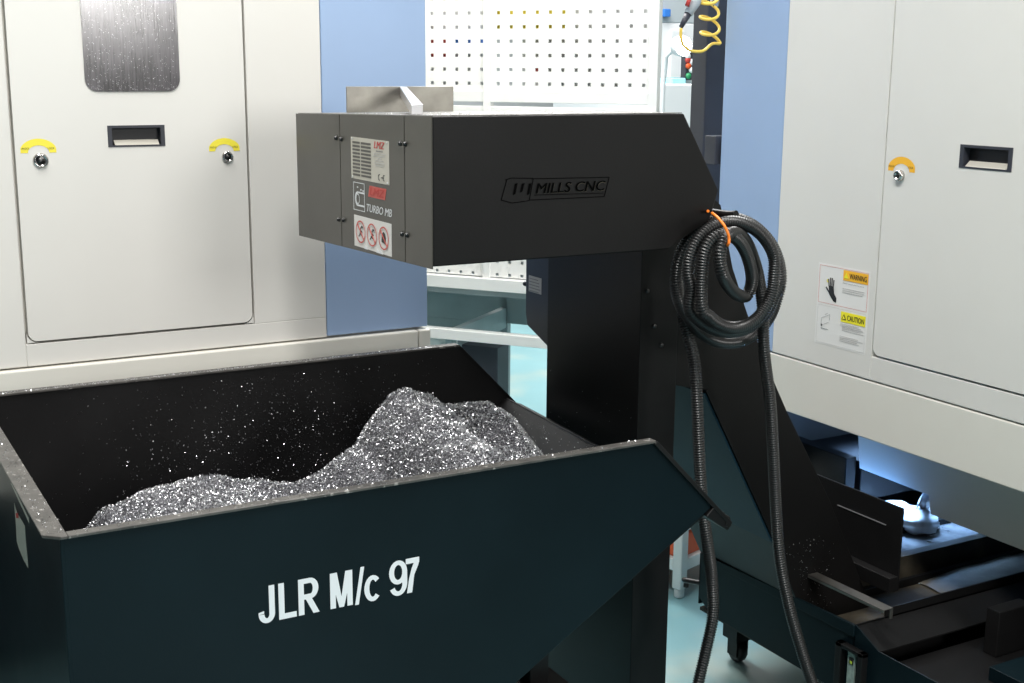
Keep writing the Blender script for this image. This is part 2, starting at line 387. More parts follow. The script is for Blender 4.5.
d2.prism([px_[0]+px_[1]*a+px_[2]*b for a, b in arc], (.026, 0, 0), 'cream_paint')
D2 = d2.build('door', RM)
recess_handle(D2, px_, -yh0, zh0, -yh1, zh1, 'label_cream')
q = ry(901, 175.5); lock(D2, px_, -q[1], q[2], .0135, .012); q = ry(902, 171.5); r_ = (ry(888.3, 165)[1]-ry(916, 165)[1])/2; lock_label(D2, px_, -q[1], q[2], r_, 'orange_sticker')
# inside of the skirt: inner splash panel with a step, roof of the opening, chute floor
p = MB(); XI = 2.5
pi = lambda a, b: at(a, b, X=XI)
yA = pi(860, 460)[1]; zA = pi(867, 471)[2]; yB = pi(928, 500)[1]; zB = pi(940, 518)[2]
p.prism([(XI, yA+.03, .74), (XI, yA, zA), (XI, yB, zA-.003), (XI, yB-.012, zB), (XI, .6, zB), (XI, .6, .74)], (.012, 0, 0), 'cream_base')
p.prism([(XR+.03, .6, zsk+.004), (XR+.03, yfar-.03, zsk+.004), (XI, yA+.03, .74), (XI, .6, .74)], (0, 0, .01), 'cream_base')
p.build('splash_panel', RM, .001)
m = MB(); m.box(2.33, 4.2, yfar-.05, yfar-.02, .42, .95, 'dim_grey').box(2.62, 4.2, yfar-.05, yfar-.02, 0, .42, 'black_column').box(4.17, 4.2, .2, yfar-.02, 0, .95, 'black_column').box(2.33, 4.2, .2, .23, 0, .95, 'black_column'); m.build('inner_wall_light_block', RM)  # far wall; the unseen back and near walls are added to block outside light
m = MB(); m.box(2.56, 2.60, yfar-.30, yfar-.06, .40, .52, 'black_paint').box(2.62, 3.6, yfar-.30, yfar-.06, .38, .50, 'black_paint'); m.build('conveyor_guide', RM, .003)
m = MB(); m.tube([(2.72, 2.40, .60), (2.72, 2.72, .60)], .016, 'blue_lamp'); m.build('work_light', RM, 0, 'lit bluish tube lamp')
MB().box(2.36, 2.5, 3.05, 3.12, .60, 2.7, 'black_column').build('rear_column', RM, .004, 'tall black column at the rear corner')
MB().box(2.29, 2.34, yfar+.012, yfar+.06, 1.34, 1.42, 'black_column').build('column_bracket', RM, .002)
# small foam / wet rag pile
def blob(c, r, sq, seed, m):
    b = MB(); n, k = 18, 12; vs = []; fs = []
    for i in range(k+1):
        th = math.pi*i/k
        for j in range(n):
            ph = 2*math.pi*j/n; d = Vector((math.sin(th)*math.cos(ph), math.sin(th)*math.sin(ph), math.cos(th)))
            rr = 1+.45*noise.noise(d*1.7+Vector((seed, 0, 0)))+.15*noise.noise(d*5+Vector((seed, 3, 0)))
            vs.append((c[0]+d.x*r*rr*sq[0], c[1]+d.y*r*rr*sq[1], c[2]+d.z*r*rr*sq[2]))
    for i in range(k):
        for j in range(n): fs.append((i*n+j, (i+1)*n+j, (i+1)*n+(j+1) % n, i*n+(j+1) % n))
    b.add(vs, fs, m, True); return b
c_ = at(918, 522, Z=.367)
b = blob(c_, .05, (1.4, 1.0, .5), 3, 'wet_white')
c2 = at(900, 512, Z=.367); b2 = blob(c2, .05, (1.2, 1.2, .5), 8, 'wet_white'); b.add(b2.v, b2.f, 'wet_white', True)
b.tube([at(919, 518, Z=.37), at(924, 504, Z=.40), at(929, 490, X=2.56)], .02, 'wet_white', rf=lambda i: (.026, .018, .010)[i])
tag(b.build('cleaning_rag'), 'crumpled whitish wet rag on the blue-lit chute floor under right machine', 'rag')

# warning / caution label
def text_lines(mb, pl, u0, v1, u1, n, h, gap, m, lay=3, seed=1, indent=None):
    r = random.Random(seed)
    for i in range(n):
        v = v1-i*gap; a = u0+(indent[i] if indent else 0); b = a+(u1-a)*r.uniform(.72, 1.0); x = a
        while x < b:
            wl = r.uniform(.002, .006); mb.rect(pl, x, v-h, min(b, x+wl), v, m, lay); x += wl+.0012
yl0 = ry(817, 300)[1]; yl1 = ry(869, 300)[1]
z_tl = ry(818.5, 262)[2]; z_bl = ry(812, 341)[2]; Wd = yl0-yl1; Ht = z_tl-z_bl
lb = MB(); pf = (np.array([XR, yl0, z_bl]), np.array([0, -1., 0]), np.array([0, 0, 1.]), np.array([-1., 0, 0]))
lb.rect(pf, 0, 0, Wd, Ht, 'white_label', 1)
hh = Ht/2
def fr(u0, v0, u1, v1, m='ink_pale', t=.0007):
    lb.rect(pf, u0, v0, u1, v0+t, m, 2); lb.rect(pf, u0, v1-t, u1, v1, m, 2); lb.rect(pf, u0, v0, u0+t, v1, m, 2); lb.rect(pf, u1-t, v0, u1, v1, m, 2)
fr(.03*Wd, hh*1.03, .97*Wd, Ht*.975, 'faded_red', .0005); fr(.03*Wd, .02*Ht, .97*Wd, hh*.97, 'ink_pale', .0004)
lb.rect(pf, Wd*.50, Ht*.84, Wd*.97, Ht*.965, 'orange_sticker', 3); lb.text(pf, 'WARNING', (Wd*.63, Ht*.87, Wd*.95, Ht*.935), 'ink', 5, .01)
lb.flat(pf, [(Wd*.52, Ht*.87), (Wd*.61, Ht*.87), (Wd*.565, Ht*.94)], 'yellow_label', 5)
lb.rect(pf, Wd*.50, Ht*.335, Wd*.97, Ht*.46, 'yellow_label', 3); lb.text(pf, 'CAUTION', (Wd*.63, Ht*.365, Wd*.95, Ht*.43), 'ink', 5, .01)
lb.flat(pf, [(Wd*.52, Ht*.365), (Wd*.61, Ht*.365), (Wd*.565, Ht*.435)], 'ink', 5); lb.flat(pf, [(Wd*.54, Ht*.375), (Wd*.59, Ht*.375), (Wd*.565, Ht*.415)], 'yellow_label', 6)
lb.text(pf, 'Never touch moving parts', (Wd*.50, Ht*.795, Wd*.90, Ht*.815), 'ink_grey', 3)
text_lines(lb, pf, Wd*.50, Ht*.745, Wd*.92, 3, .0018, .005, 'ink_pale', 3, 2)
text_lines(lb, pf, Wd*.50, Ht*.315, Wd*.95, 5, .0015, .0042, 'ink_pale', 3, 3, [0, 0, .006, .006, .006])
text_lines(lb, pf, Wd*.50, Ht*.16, Wd*.95, 4, .0015, .0042, 'ink_pale', 3, 4)
# black hand with spread fingers
hx, hy = Wd*.27, Ht*.72
lb.flat(pf, [(hx-.008, hy+.004), (hx+.010, hy+.004), (hx+.013, hy-.014), (hx+.022, hy-.024), (hx+.022, hy-.036), (hx+.012, hy-.034), (hx-.004, hy-.018)], 'ink', 3)
for i, (dx, l) in enumerate(((-.0065, .019), (-.0015, .023), (.0035, .023), (.0085, .019))):
    lb.line(pf, (hx+dx, hy+.002), (hx+dx-.003+i*.0015, hy+l+.002), .0032, 'ink', 3)
lb.line(pf, (hx-.002, hy-.016), (hx-.017, hy-.001), .0042, 'ink', 3)
lb.ring(pf, (hx-.012, hy+.016), .004, .002, 'yellow_label', 3)
# caution pictogram: thin lined chute with a black wedge
bx_, by_ = Wd*.12, Ht*.22
for a, b_ in (((0, .022), (.03, .035)), ((.030, .035), (.030, .02)), ((0, .022), (0, .002)), ((.0, .002), (.026, .014)), ((.012, .032), (.022, .037))): lb.line(pf, (bx_+a[0], by_+a[1]), (bx_+b_[0], by_+b_[1]), .0006, 'ink_grey', 3)
lb.flat(pf, [(bx_, by_), (bx_, by_+.008), (bx_+.006, by_+.003)], 'ink', 4)
text_lines(lb, pf, bx_, by_-.004, bx_+.03, 1, .0015, .004, 'ink_grey', 3, 9)
lb.build('warning_label', RM, 0, 'white label with orange WARNING and yellow CAUTION headings')

# ================================================================== CHIP BIN
BY0, BY1 = 1.80, 2.69; BX0 = .290; ZR = .95; BXR = 1.307; LX, LZ = 1.478, .775
BIN = thing('chip_bin', 'black tipping chip bin lettered JLR M/c 97 in the foreground', 'bin', (.9, 2.25, 0))
sl = .61
def fl(x): return .549+sl*(x-1.028)          # sloping bottom line
SK = .058    # the lip end is a little skewed
def side(y, th, m_='teal_paint_floor_tint', k=0):
    pts = [(BX0, ZR), (BXR+k, ZR), (1.448+k, .8055), (.456, .20), (BX0, .20)]
    return MB().prism([(a, y, b_) for a, b_ in pts], (0, th, 0), m_)
side(BY0, .006).build('front_plate', BIN, .0015)
side(BY1-.006, .006, 'black_paint', SK).build('rear_plate', BIN, .0015)
MB().box(BX0-.004, BX0+.002, BY0+.0, BY1, .20, ZR, 'teal_paint_floor_tint').build('end_plate', BIN, .0015)
xa = .456
MB().prism([(xa, BY0+.006, fl(xa)+.012), (1.436, BY0+.006, .803), (LX+.004, BY0+.006, LZ+.010), (LX+.004, BY0+.006, LZ+.000), (1.440, BY0+.006, .792), (xa, BY0+.006, fl(xa)+.004)], (SK, BY1-BY0-.012, 0), 'black_paint').build('sloping_floor', BIN)
MB().box(BX0, xa+.0, BY0+.006, BY1-.006, .20, .207, 'black_paint').build('bottom_plate', BIN)
# rim of folded flat bar
rm = MB(); rw = .022
rm.box(BX0-.026, BX0+.006, BY0+.012, BY1+.012, ZR-.001, ZR+.004, 'rim_paint_sheen')
rm.prism([(BX0-.026, BY0+.012, ZR+.004), (BX0-.004, BY0-.008, ZR+.004), (BX0+.006, BY0-.008, ZR+.004), (BX0+.006, BY0+.012, ZR+.004)], (0, 0, -.005), 'rim_paint_sheen')
rm.box(BX0+.006, BXR, BY0-.008, BY0+.012, ZR-.001, ZR+.004, 'rim_paint_sheen')
rm.box(BX0+.006, BXR+SK, BY1-.012, BY1+.012, ZR-.001, ZR+.004, 'rim_paint_sheen')
rm.build('rim', BIN, .0012, 'worn folded rim with a painted grey sheen')
for y0, y1 in ((BY0-.008, BY0+.008), (BY1-.006, BY1+.004)):
    d = np.array([LX-BXR, 0, LZ-ZR]); d /= np.linalg.norm(d); n_ = np.array([-d[2], 0, d[0]])*-1 if d[2] > 0 else np.array([-d[2], 0, d[0]])
    kx = SK if y0 > 2.2 else 0
    A = np.array([BXR+kx, y0, ZR]); B = np.array([LX+kx, y0, LZ])
    mm = MB(); mm.prism([A+n_*.004, B+n_*.004+d*.012, B-n_*.006+d*.016, B-n_*.012+d*.004, B-n_*.004, A-n_*.004], (0, y1-y0, 0), 'black_paint')
    mm.build('lip_flange', BIN, .001)
mm = MB(); mm.prism([(1.445, BY0-.006, .806), (LX+.008, BY0-.006, LZ+.004), (LX+.011, BY0-.006, LZ-.014), (LX+.002, BY0-.006, LZ-.022), (1.428, BY0-.006, .790)], (SK-.004, BY1-BY0+.006, 0), 'black_paint'); mm.build('lip_bar', BIN, .002)
# lettering on the front plate
t = MB(); c0 = at(258, 600, Y=BY0); c1 = at(419.5, 575, Y=BY0); zb_ = at(298.6, 615.8, Y=BY0)[2]; zt_ = at(297.6, 580, Y=BY0)[2]
Hc = zt_-zb_
class Pen:
    # heavy sans capitals drawn in a unit box, cap height 1
    def __init__(s, mb, pl, sc, st=.155): s.mb, s.pl, s.sc, s.st = mb, pl, sc, st; s.x = 0
    def q(s, p): return (p[0]*s.sc+s.x*s.sc, p[1]*s.sc)
    def bar(s, a, b, w): s.mb.flat(s.pl, [s.q(p) for p in (a, (a[0]+w, a[1]), (b[0]+w, b[1]), b)], 'lettering_white', 1)
    def poly(s, *P): s.mb.flat(s.pl, [s.q(p) for p in P], 'lettering_white', 1)
    def arc(s, cx, cy, rx, ry, w, a0, a1, wy=None, n=18):
        wy = wy or w; O, U, V, N = s.pl; vs = []; s.mb.nl = getattr(s.mb, 'nl', 0)+1; ex = .0000024*s.mb.nl
        for i in range(n+1):
            a = math.radians(a0+(a1-a0)*i/n)
            for k in (0, 1):
                p = s.q((cx+(rx-w*k)*math.cos(a), cy+(ry-wy*k)*math.sin(a))); vs.append(O+U*p[0]+V*p[1]+N*(.0006+ex))
        s.mb.add(vs, [(2*i, 2*i+1, 2*i+3, 2*i+2) if a1 > a0 else (2*i, 2*i+2, 2*i+3, 2*i+1) for i in range(n)], 'lettering_white')
tot = 4.77
Lw = c1[0]-c0[0]; plt_ = (np.array([c0[0], BY0, zb_]), np.array([Lw/(tot*Hc), 0, 0]), np.array([0, 0, 1.]), np.array([0, -1., 0]))
T = Pen(t, plt_, Hc); w = .16
T.bar((.30, .22), (.30, 1), w); T.arc(.23, .24, .23, .255, w, 180, 360, .135); T.poly((0, .24), (.155, .26), (.155, .33), (0, .30)); T.x = .57      # J
T.bar((0, 0), (0, 1), w); T.poly((w, 0), (.50, 0), (.50, .15), (w, .15)); T.x = 1.13                                                            # L
T.bar((0, 0), (0, 1), w); T.poly((w, .86), (.34, .86), (.34, 1), (w, 1)); T.poly((w, .42), (.34, .42), (.34, .56), (w, .56)); T.arc(.34, .71, .24, .29, .165, -90, 90, .14)
T.bar((.42, 0), (.20, .44), .18); T.x = 2.05                                                                                                     # R
T.bar((0, 0), (0, 1), w); T.bar((.50, 0), (.50, 1), w); T.poly((.0, 1), (.205, 1), (.33, .30), (.33, 0), (.26, 0)); T.poly((.66, 1), (.455, 1), (.33, .30), (.33, 0), (.40, 0)); T.x = 2.80   # M
T.bar((-.02, -.03), (.16, 1.02), .11); T.x = 3.06                                                                                                # /
T.arc(.26, .355, .26, .375, .155, 42, 318, .13); T.x = 3.82                                                                                      # c
T.arc(.28, .66, .28, .345, .155, 0, 360, .13, 28); T.arc(.28, .33, .28, .345, .155, 205, 360, .13); T.bar((.405, .33), (.405, .66), .155); T.x = 4.40  # 9
T.poly((-.08+.02, .85), (.36, .85), (.36, 1), (-.08+.02, 1)); T.poly((.20, .87), (.36, .87), (.33, .78), (.20, .5), (.13, 0), (-.03, 0), (.04, .42), (.12, .7)) # 7
t.build('lettering', BIN, 0, 'white letters reading JLR M/c 97')
# torn label on the end plate
t = MB(); pl_ = P_X(BX0-.004)
def lp(a, b): q = at(a, b, X=BX0-.004); return (-q[1], q[2])
t.flat(pl_, [lp(14.5, 503), lp(17, 512), lp(21, 519), lp(25, 526), lp(26, 540), lp(27.5, 555), lp(28.5, 568), lp(24, 560), lp(19, 548), lp(17, 541), lp(16.5, 528)], 'label_cream', 1)
t.flat(pl_, [lp(16.2, 513), lp(18.6, 513), lp(19, 518), lp(17, 518)], 'ink_red', 2)
t.flat(pl_, [lp(11, 483), lp(13, 485), lp(29, 518), lp(29.3, 523)], 'label_cream', 1)
t.build('torn_label', BIN, 0, 'torn pale label')
# undercarriage
u = MB(); u.box(.34, 1.18, BY0+.10, BY0+.16, .10, .16, 'black_paint').box(.34, 1.18, BY1-.16, BY1-.10, .10, .16, 'black_paint')
u.box(1.10, 1.17, BY0+.02, BY1-.02, .16, .21, 'black_paint').box(.36, .42, BY0+.05, BY1-.05, .16, .195, 'black_paint')
u.box(1.115, 1.155, BY0+.10, BY0+.14, .21, .60, 'black_paint').box(1.115, 1.155, BY1-.14, BY1-.10, .21, .60, 'black_paint').box(1.08, 1.19, BY0+.03, BY1-.03, .455, .475, 'black_paint')
u.box(.6, .66, BY0+.08, BY1-.08, .16, .28, 'black_paint')
u.build('undercarriage', BIN, .002)
for (cx, cy) in ((.42, BY0+.13), (1.08, BY0+.13), (.42, BY1-.13), (1.08, BY1-.13)):
    k = MB(); k.lathe((cx, cy-.015, .045), (0, 1, 0), [(.02, 0), (.043, .002), (.045, .006), (.045, .024), (.043, .028), (.02, .03)], 'rubber')
    k.box(cx-.02, cx+.02, cy-.022, cy-.018, .04, .10, 'galvanised').box(cx-.02, cx+.02, cy+.018, cy+.022, .04, .10, 'galvanised').box(cx-.03, cx+.03, cy-.03, cy+.03, .096, .10, 'galvanised')
    k.build('caster', BIN)

# ------------------------------------------------------------------ swarf heap
YH = 2.27
sil = [(60, 575), (105, 519), (150, 494), (200, 477), (245, 475), (290, 483), (312, 474), (335, 450), (350, 440), (366, 412), (382, 391), (398, 384), (424, 388), (438, 399), (455, 398), (476, 404), (490, 418), (503, 440), (516, 468), (530, 520)]
sp = [at(a, b_, Y=YH) for a, b_ in sil]; sx = np.array([p_[0] for p_ in sp]); sz = np.array([p_[2] for p_ in sp])
def heap(x, y):
    r_ = float(np.interp(x, sx, sz)); dy = y-YH-.04*math.sin(x*5)
    z = r_-(.28*abs(dy)**1.15 if dy < 0 else 1.1*dy**1.1)
    z += .022*noise.noise(Vector((x*7, y*7, 0)))+.008*noise.noise(Vector((x*24, y*24, 1)))
    # second shoulder in front of the peak
    z += .030*math.exp(-((x-1.22)**2/.006+(y-2.13)**2/.012))-.02*math.exp(-((x-1.13)**2/.002+(y-2.12)**2/.02))
    return z
nx, ny = 150, 110; hx0_, hx1_ = BX0+.012, LX-.03; hy0, hy1 = BY0+.008, BY1-.008
vs = []; fs = []
for i in range(nx):
    for j in range(ny):
        x = hx0_+(hx1_-hx0_)*i/(nx-1); y = hy0+(hy1-hy0)*j/(ny-1); base = max(.209, fl(x)+.013)
        vs.append((x, y, max(base, heap(x, y))))
for i in range(nx-1):
    for j in range(ny-1): 
        if any(vs[k_][2] > max(.209, fl(vs[k_][0])+.013)+1e-6 for k_ in (i*ny+j, (i+1)*ny+j, (i+1)*ny+j+1, i*ny+j+1)): fs.append((i*ny+j, (i+1)*ny+j, (i+1)*ny+j+1, i*ny+j+1))
hp = MB(); hp.add(vs, fs, 'swarf_base', True)
def flakes(mb, pts, nrm, s0, s1, lift=.004, m='swarf'):
    n = len(pts); V = []; F = []
    a = rng.normal(size=(n, 3)); a /= np.linalg.norm(a, axis=1)[:, None]; b_ = np.cross(a, rng.normal(size=(n, 3))); b_ /= np.linalg.norm(b_, axis=1)[:, None]
    c = np.cross(a, b_); s = rng.uniform(s0, s1, n)[:, None]; w_ = s*rng.uniform(.25, .6, n)[:, None]
    P = np.array(pts)+np.array(nrm)*rng.uniform(0, lift, n)[:, None]
    q = [P-a*s-b_*w_, P-a*s+b_*w_, P+b_*w_+c*s*.5, P-b_*w_+c*s*.5, P+a*s+b_*w_, P+a*s-b_*w_]
    V = np.stack(q, 1).reshape(-1, 3)
    for i in range(n):
        o = i*6; F += [(o, o+1, o+2, o+3), (o+3, o+2, o+4, o+5)]
    mb.add(V, F, m)
pts = []
while len(pts) < 115000:
    x = random.uniform(hx0_+.01, hx1_-.01); y = random.uniform(hy0, min(hy1, YH+.14)); z = heap(x, y)
    if z > fl(x)+.014 and z > .22: pts.append((x, y, z))
flakes(hp, pts, (0, 0, 1), .0007, .0022, .005)
H_ = hp.build('metal_swarf'); tag(H_, 'heap of glittering silver metal swarf inside the black bin', 'swarf', kind='stuff')
# stray chips clinging to the bin walls, rim and conveyor
sc = MB(); pts = []
for i in range(2600):   # rear plate, denser low and near the middle
    x = random.gauss(.93, .22); z = ZR-.02-abs(random.gauss(0, .17)) if random.random() < .35 else random.uniform(.62, .93)**1.0-.0
    if BX0+.01 < x < BXR: pts.append((x, BY1-.0075, z if random.random() < .5 else random.uniform(.55, .85)))
flakes(sc, pts, (0, -1, 0), .0006, .0017, .001)
pts = [(random.uniform(BX0, BXR), BY1+random.uniform(-.012, .0), ZR+.0045) for i in range(700)]
pts += [(random.uniform(BX0-.02, BX0+.006), random.uniform(BY0, BY1), ZR+.0045) for i in range(170)]
pts += [(random.uniform(BX0, BXR), BY0+random.uniform(-.006, .011), ZR+.0045) for i in range(140)]
flakes(sc, pts, (0, 0, 1), .0005, .0016, .001)
pts = []
for i in range(500):
    x = random.uniform(1.28, LX-.04); pts.append((x, random.uniform(BY0+.1, BY1-.02), .0135+fl(x)))
flakes(sc, pts, (0, 0, 1), .0005, .0016, .001)
tag(sc.build('swarf_specks'), 'tiny bright swarf specks clinging to the walls and rim of the bin', 'swarf', kind='stuff')

# ================================================================== CHIP CONVEYOR
CV = thing('chip_conveyor', 'tall black swarf conveyor whose head overhangs the bin', 'conveyor', (1.6, 2.36, 0))
HX, HY0, HY1 = .965, 2.0, 2.66; ZT = 1.520; ZBt = 1.2615; TILT = .026
# head hood (side plate profile extruded across)
prof = [(HX+.003, ZT), (1.499, ZT), (1.590, 1.371), (1.571, 1.315), (1.474, ZBt), (HX+.003, ZBt)]
MB().prism([(a, HY0, b_) for a, b_ in prof], (0, HY1-HY0, -TILT*(HY1-HY0)), 'black_head').build('head_hood', CV, .0025)
# end panels (three vertical panels with gaps)
def yy(px, py=170): return at(px, py, X=HX)[1]
yA_, yB_ = yy(340.5), yy(404.5)
for nm, a, b_ in (('end_panel', yA_+.0015, HY1+.006), ('end_panel', yB_+.0015, yA_-.0015), ('end_panel', HY0-.002, yB_-.0015)):
    MB().prism([(HX, a, ZBt-.004-TILT*(a-HY0)), (HX, b_, ZBt-.004-TILT*(b_-HY0)), (HX, b_, ZT+.001-TILT*(b_-HY0)), (HX, a, ZT+.001-TILT*(a-HY0))], (.0022, 0, 0), 'black_panel_sheen').build(nm, CV, .0006)
# screws with washers
for (a, b_) in ((336.5, 138), (341.5, 139), (400.5, 143.5), (405.5, 144), (339, 219.5), (344, 220), (402.5, 234), (407.5, 235)):
    q = at(a, b_, X=HX); s_ = MB(); s_.lathe(q, (-1, 0, 0), [(.0052, 0), (.0052, .0012), (.0040, .0014), (.0038, .004), (.0028, .0052), (.001, .0055)], 'screw_steel', 16); s_.build('screw', CV)
# dirty top lip of the hood
tp = MB(); tp.prism([(HX+.002, HY0+.004, ZT+.002), (1.497, HY0+.004, ZT+.002), (1.497, HY1-.004, ZT+.002-TILT*.65), (HX+.002, HY1-.004, ZT+.002-TILT*.65)], (0, 0, -.0016), 'top_dust'); tp.build('top_plate', CV)
pts = [(x_, y_, ZT+.002-TILT*(y_-HY0)) for x_, y_ in [(HX+.005+.5*random.random()**1.6, HY0+.004+.4*random.random()**2) for i in range(260)]]
fk = MB(); flakes(fk, pts, (0, 0, 1), .0005, .0018, .002); fk.build('swarf_dust', CV)['kind'] = 'stuff'
# guard plate with square bar
y_ = 2.45; a0 = at(346.5, 86, Y=y_); a1 = at(453.5, 88, Y=y_)
gp = MB(); gp.box(a0[0], a1[0], y_, y_+.004, ZT-.008, a0[2]-.001, 'stainless');  gp.build('stop_plate', CV, .0008, 'stainless upright plate')
A = at(403.5, 86.8, Y=y_-.003); B = at(417, 104.3, Y=2.10)
gp = MB(); d = B-A; 
side_ = np.array([.0115, 0, 0]); gp.prism([A-side_*.7, A+side_*.7, B+side_, B-side_], (0, 0, -.0185), 'aluminium'); gp.build('square_bar', CV, .0012, 'bright square bar')
# rating plate (label cream) with red logo, slots and CE mark
pH = P_X(HX)
def hp_(a, b_): q = at(a, b_, X=HX); return (-q[1], q[2])
u0, v1 = hp_(351, 136.5); u1, v0 = hp_(389.5, 184); v1 = hp_(351, 136.5)[1]; v0 = hp_(351.8, 177.8)[1]
W_, H2 = u1-u0, v1-v0
pr = (pH[0]+pH[1]*u0+pH[2]*v0, pH[1], pH[2], pH[3])
rp = MB(); rp.rect(pr, 0, 0, W_, H2, 'label_cream', 1, .0006)
for i in range(10):
    vv = H2*(.90-.086*i); rp.rect(pr, W_*.05, vv-H2*.05, W_*.25, vv, 'black_panel_sheen', 2); rp.rect(pr, W_*.28, vv-H2*.05, W_*.54, vv, 'black_panel_sheen', 2)
rp.text(pr, 'LMZ', (W_*.63, H2*.80, W_*.90, H2*.96), 'ink_red', 2, .045, .25)
for i, (a, b_) in enumerate(((.68, .88), (.62, .95), (.60, .96), (.72, .84), (.66, .90), (.64, .92), (.66, .90))):
    text_lines(rp, pr, W_*a, H2*(.75-.055*i), W_*b_, 1, .0018, .004, 'ink_grey' if i == 0 else 'ink_pale', 2, i+5)
rp.ring(pr, (W_*.76, H2*.14), H2*.075, .0018, 'ink', 2, None, 70, 290, 14); rp.ring(pr, (W_*.88, H2*.14), H2*.075, .0018, 'ink', 2, None, 70, 290, 14); rp.rect(pr, W_*.80, H2*.13, W_*.87, H2*.15, 'ink', 2)
for a, b_ in ((.04, .96), (.96, .96), (.04, .04), (.96, .04)): rp.lathe(pr[0]+pr[1]*W_*a+pr[2]*H2*b_+pr[3]*.0006, pr[3], [(.0022, 0), (.0022, .001), (.001, .0015)], 'aluminium', 10)
rp.build('rating_plate', CV, 0, 'pale slotted rating plate with red logo and CE mark')
# logo decal: framed pictogram, red block, TURBO MB
u0, v1 = hp_(353.5, 181.5); u1 = hp_(392, 205)[0]; v0 = hp_(354.5, 209.5)[1]; W_, H2 = u1-u0, v1-v0
pr = (pH[0]+pH[1]*u0+pH[2]*v0, pH[1], pH[2], pH[3]); ld = MB(); t_ = .0012
bw = W_*.30
for r__ in ((0, 0, bw, t_), (0, H2-t_, bw, H2), (0, 0, t_, H2), (bw-t_, 0, bw, H2)): ld.rect(pr, *r__, 'lettering_white', 1)
ld.rect(pr, W_*.10, H2*.62, bw-t_, H2*.68, 'lettering_white', 1); ld.rect(pr, W_*.10, H2*.16, bw-t_, H2*.22, 'lettering_white', 1)
ld.ring(pr, (W_*.11, H2*.42), W_*.07, W_*.025, 'lettering_white', 1, H2*.26, 90, 270); ld.ring(pr, (W_*.12, H2*.42), W_*.05, W_*.012, 'lettering_white', 1, H2*.19)
for a, b_ in ((.10, .86), (.19, .78), (.25, .76)): ld.rect(pr, W_*a, H2*(b_-.05), W_*(a+.03), H2*b_, 'lettering_white', 1)
ld.flat(pr, [(W_*.40, H2*.58), (W_*.83, H2*.58), (W_*.87, H2*.97), (W_*.44, H2*.97)], 'faded_red', 1)
ld.text(pr, 'LMZ', (W_*.45, H2*.65, W_*.83, H2*.91), 'ink_red', 2, .03, .2)
ld.text(pr, 'TURBO MB', (W_*.36, H2*.05, W_*1.0, H2*.32), 'lettering_white', 1, .02, .25)
ld.build('logo_decal', CV, 0, 'white and red decal reading TURBO MB')
# prohibition decal
u0, v1 = hp_(354.3, 214.3); u1 = hp_(391.8, 240)[0]; v0 = hp_(355.5, 245.5)[1]; W_, H2 = u1-u0, v1-v0
pr = (pH[0]+pH[1]*u0+pH[2]*v0, pH[1], pH[2], pH[3]); pb = MB(); pb.rect(pr, 0, 0, W_, H2, 'white_label', 1)
for i in range(3):
    cx, cy = W_*(.19+.31*i), H2*.50; rr = W_*.125; ryy = H2*.36; w0 = .0028
    pb.ring(pr, (cx, cy), rr+.001, w0, 'faded_red', 3, ryy)
    pb.line(pr, (cx-rr*.75, cy+ryy*.7), (cx+rr*.75, cy-ryy*.7), w0, 'faded_red', 3)
    if i < 2:
        pb.ring(pr, (cx+rr*.25, cy+ryy*.25), rr*.3, .0016, 'ink', 2, None, 0, 300); pb.line(pr, (cx-rr*.5, cy-ryy*.45), (cx+rr*.2, cy+ryy*.1), .002, 'ink', 2); pb.line(pr, (cx-rr*.3, cy-ryy*.15), (cx+rr*.1, cy-ryy*.3), .0018, 'ink', 2); pb.line(pr, (cx-rr*.1, cy+ryy*.3), (cx+rr*.45, cy+ryy*.45), .0018, 'ink', 2)
    else:
        pb.flat(pr, [(cx-rr*.5, cy-ryy*.35), (cx+rr*.35, cy-ryy*.5), (cx+rr*.4, cy+ryy*.05), (cx+rr*.25, cy+ryy*.4), (cx-rr*.05, cy+ryy*.55), (cx-rr*.45, cy+ryy*.3)], 'ink', 2)
for a in (.30, .62, .70): pb.flat(pr, [(W_*a, 0), (W_*(a+.09), 0), (W_*(a+.03), H2*.12)], 'lettering_white', 4)
pb.build('prohibition_decal', CV, 0, 'white decal with three red prohibition circles')
# embossed maker mark on the side of the hood
def hs(a, b_): q = at(a, b_, Y=HY0); return (q[0], q[2])
lg = MB(); pS = P_Y(HY0); 
c = [hs(507, 178), hs(609, 177.5), hs(604, 196), hs(502, 202)]
def em(p_, q_, w_=.0013, m='pitch'): lg.line(pS, p_, q_, w_, m, 2)
em(hs(531, 178.8), hs(609, 177.2)); em(hs(609, 177.2), hs(604, 196.5)); em(hs(604, 196.5), hs(530, 200)); em(hs(505, 180), hs(511, 178)); em(hs(511, 178), hs(533, 178.3)); em(hs(506.5, 180), hs(501, 200)); em(hs(501, 200), hs(512, 203)); em(hs(512, 203), hs(529, 200.5)); em(hs(533, 179), hs(529, 200.5)); em(hs(534, 195), hs(603, 193), .001)
b0 = hs(535.5, 193.2); b1 = hs(604.5, 181)
lg.text(pS, 'MILLS CNC', (b0[0], (b0[1]+hs(535, 194)[1])/2, hs(605, 185)[0], hs(570, 181.8)[1]), 'pitch', 3, .02, .2)
for a in (514, 521, 528):
    x0, z0 = hs(a, 195 if a != 521 else 192.5); x1, z1 = hs(a+1.5, 183); w_ = .0035
    lg.flat(pS, [(x0-w_*.8, z0), (x0+w_*.6, z0+.002), (x1+w_, z1), (x1-w_*.5, z1-.001)], 'pitch', 3)
lg.text(pS, 'MILLS CNC', (b0[0]+.0006, b0[1]-.0014, hs(605, 185)[0]+.0006, hs(570, 181.8)[1]-.0014), 'oily_steel', 2, .02, .2)  # paler offset copy paints a highlight on the embossed letters
lg.build('maker_mark', CV, 0, 'embossed mark reading MILLS CNC')
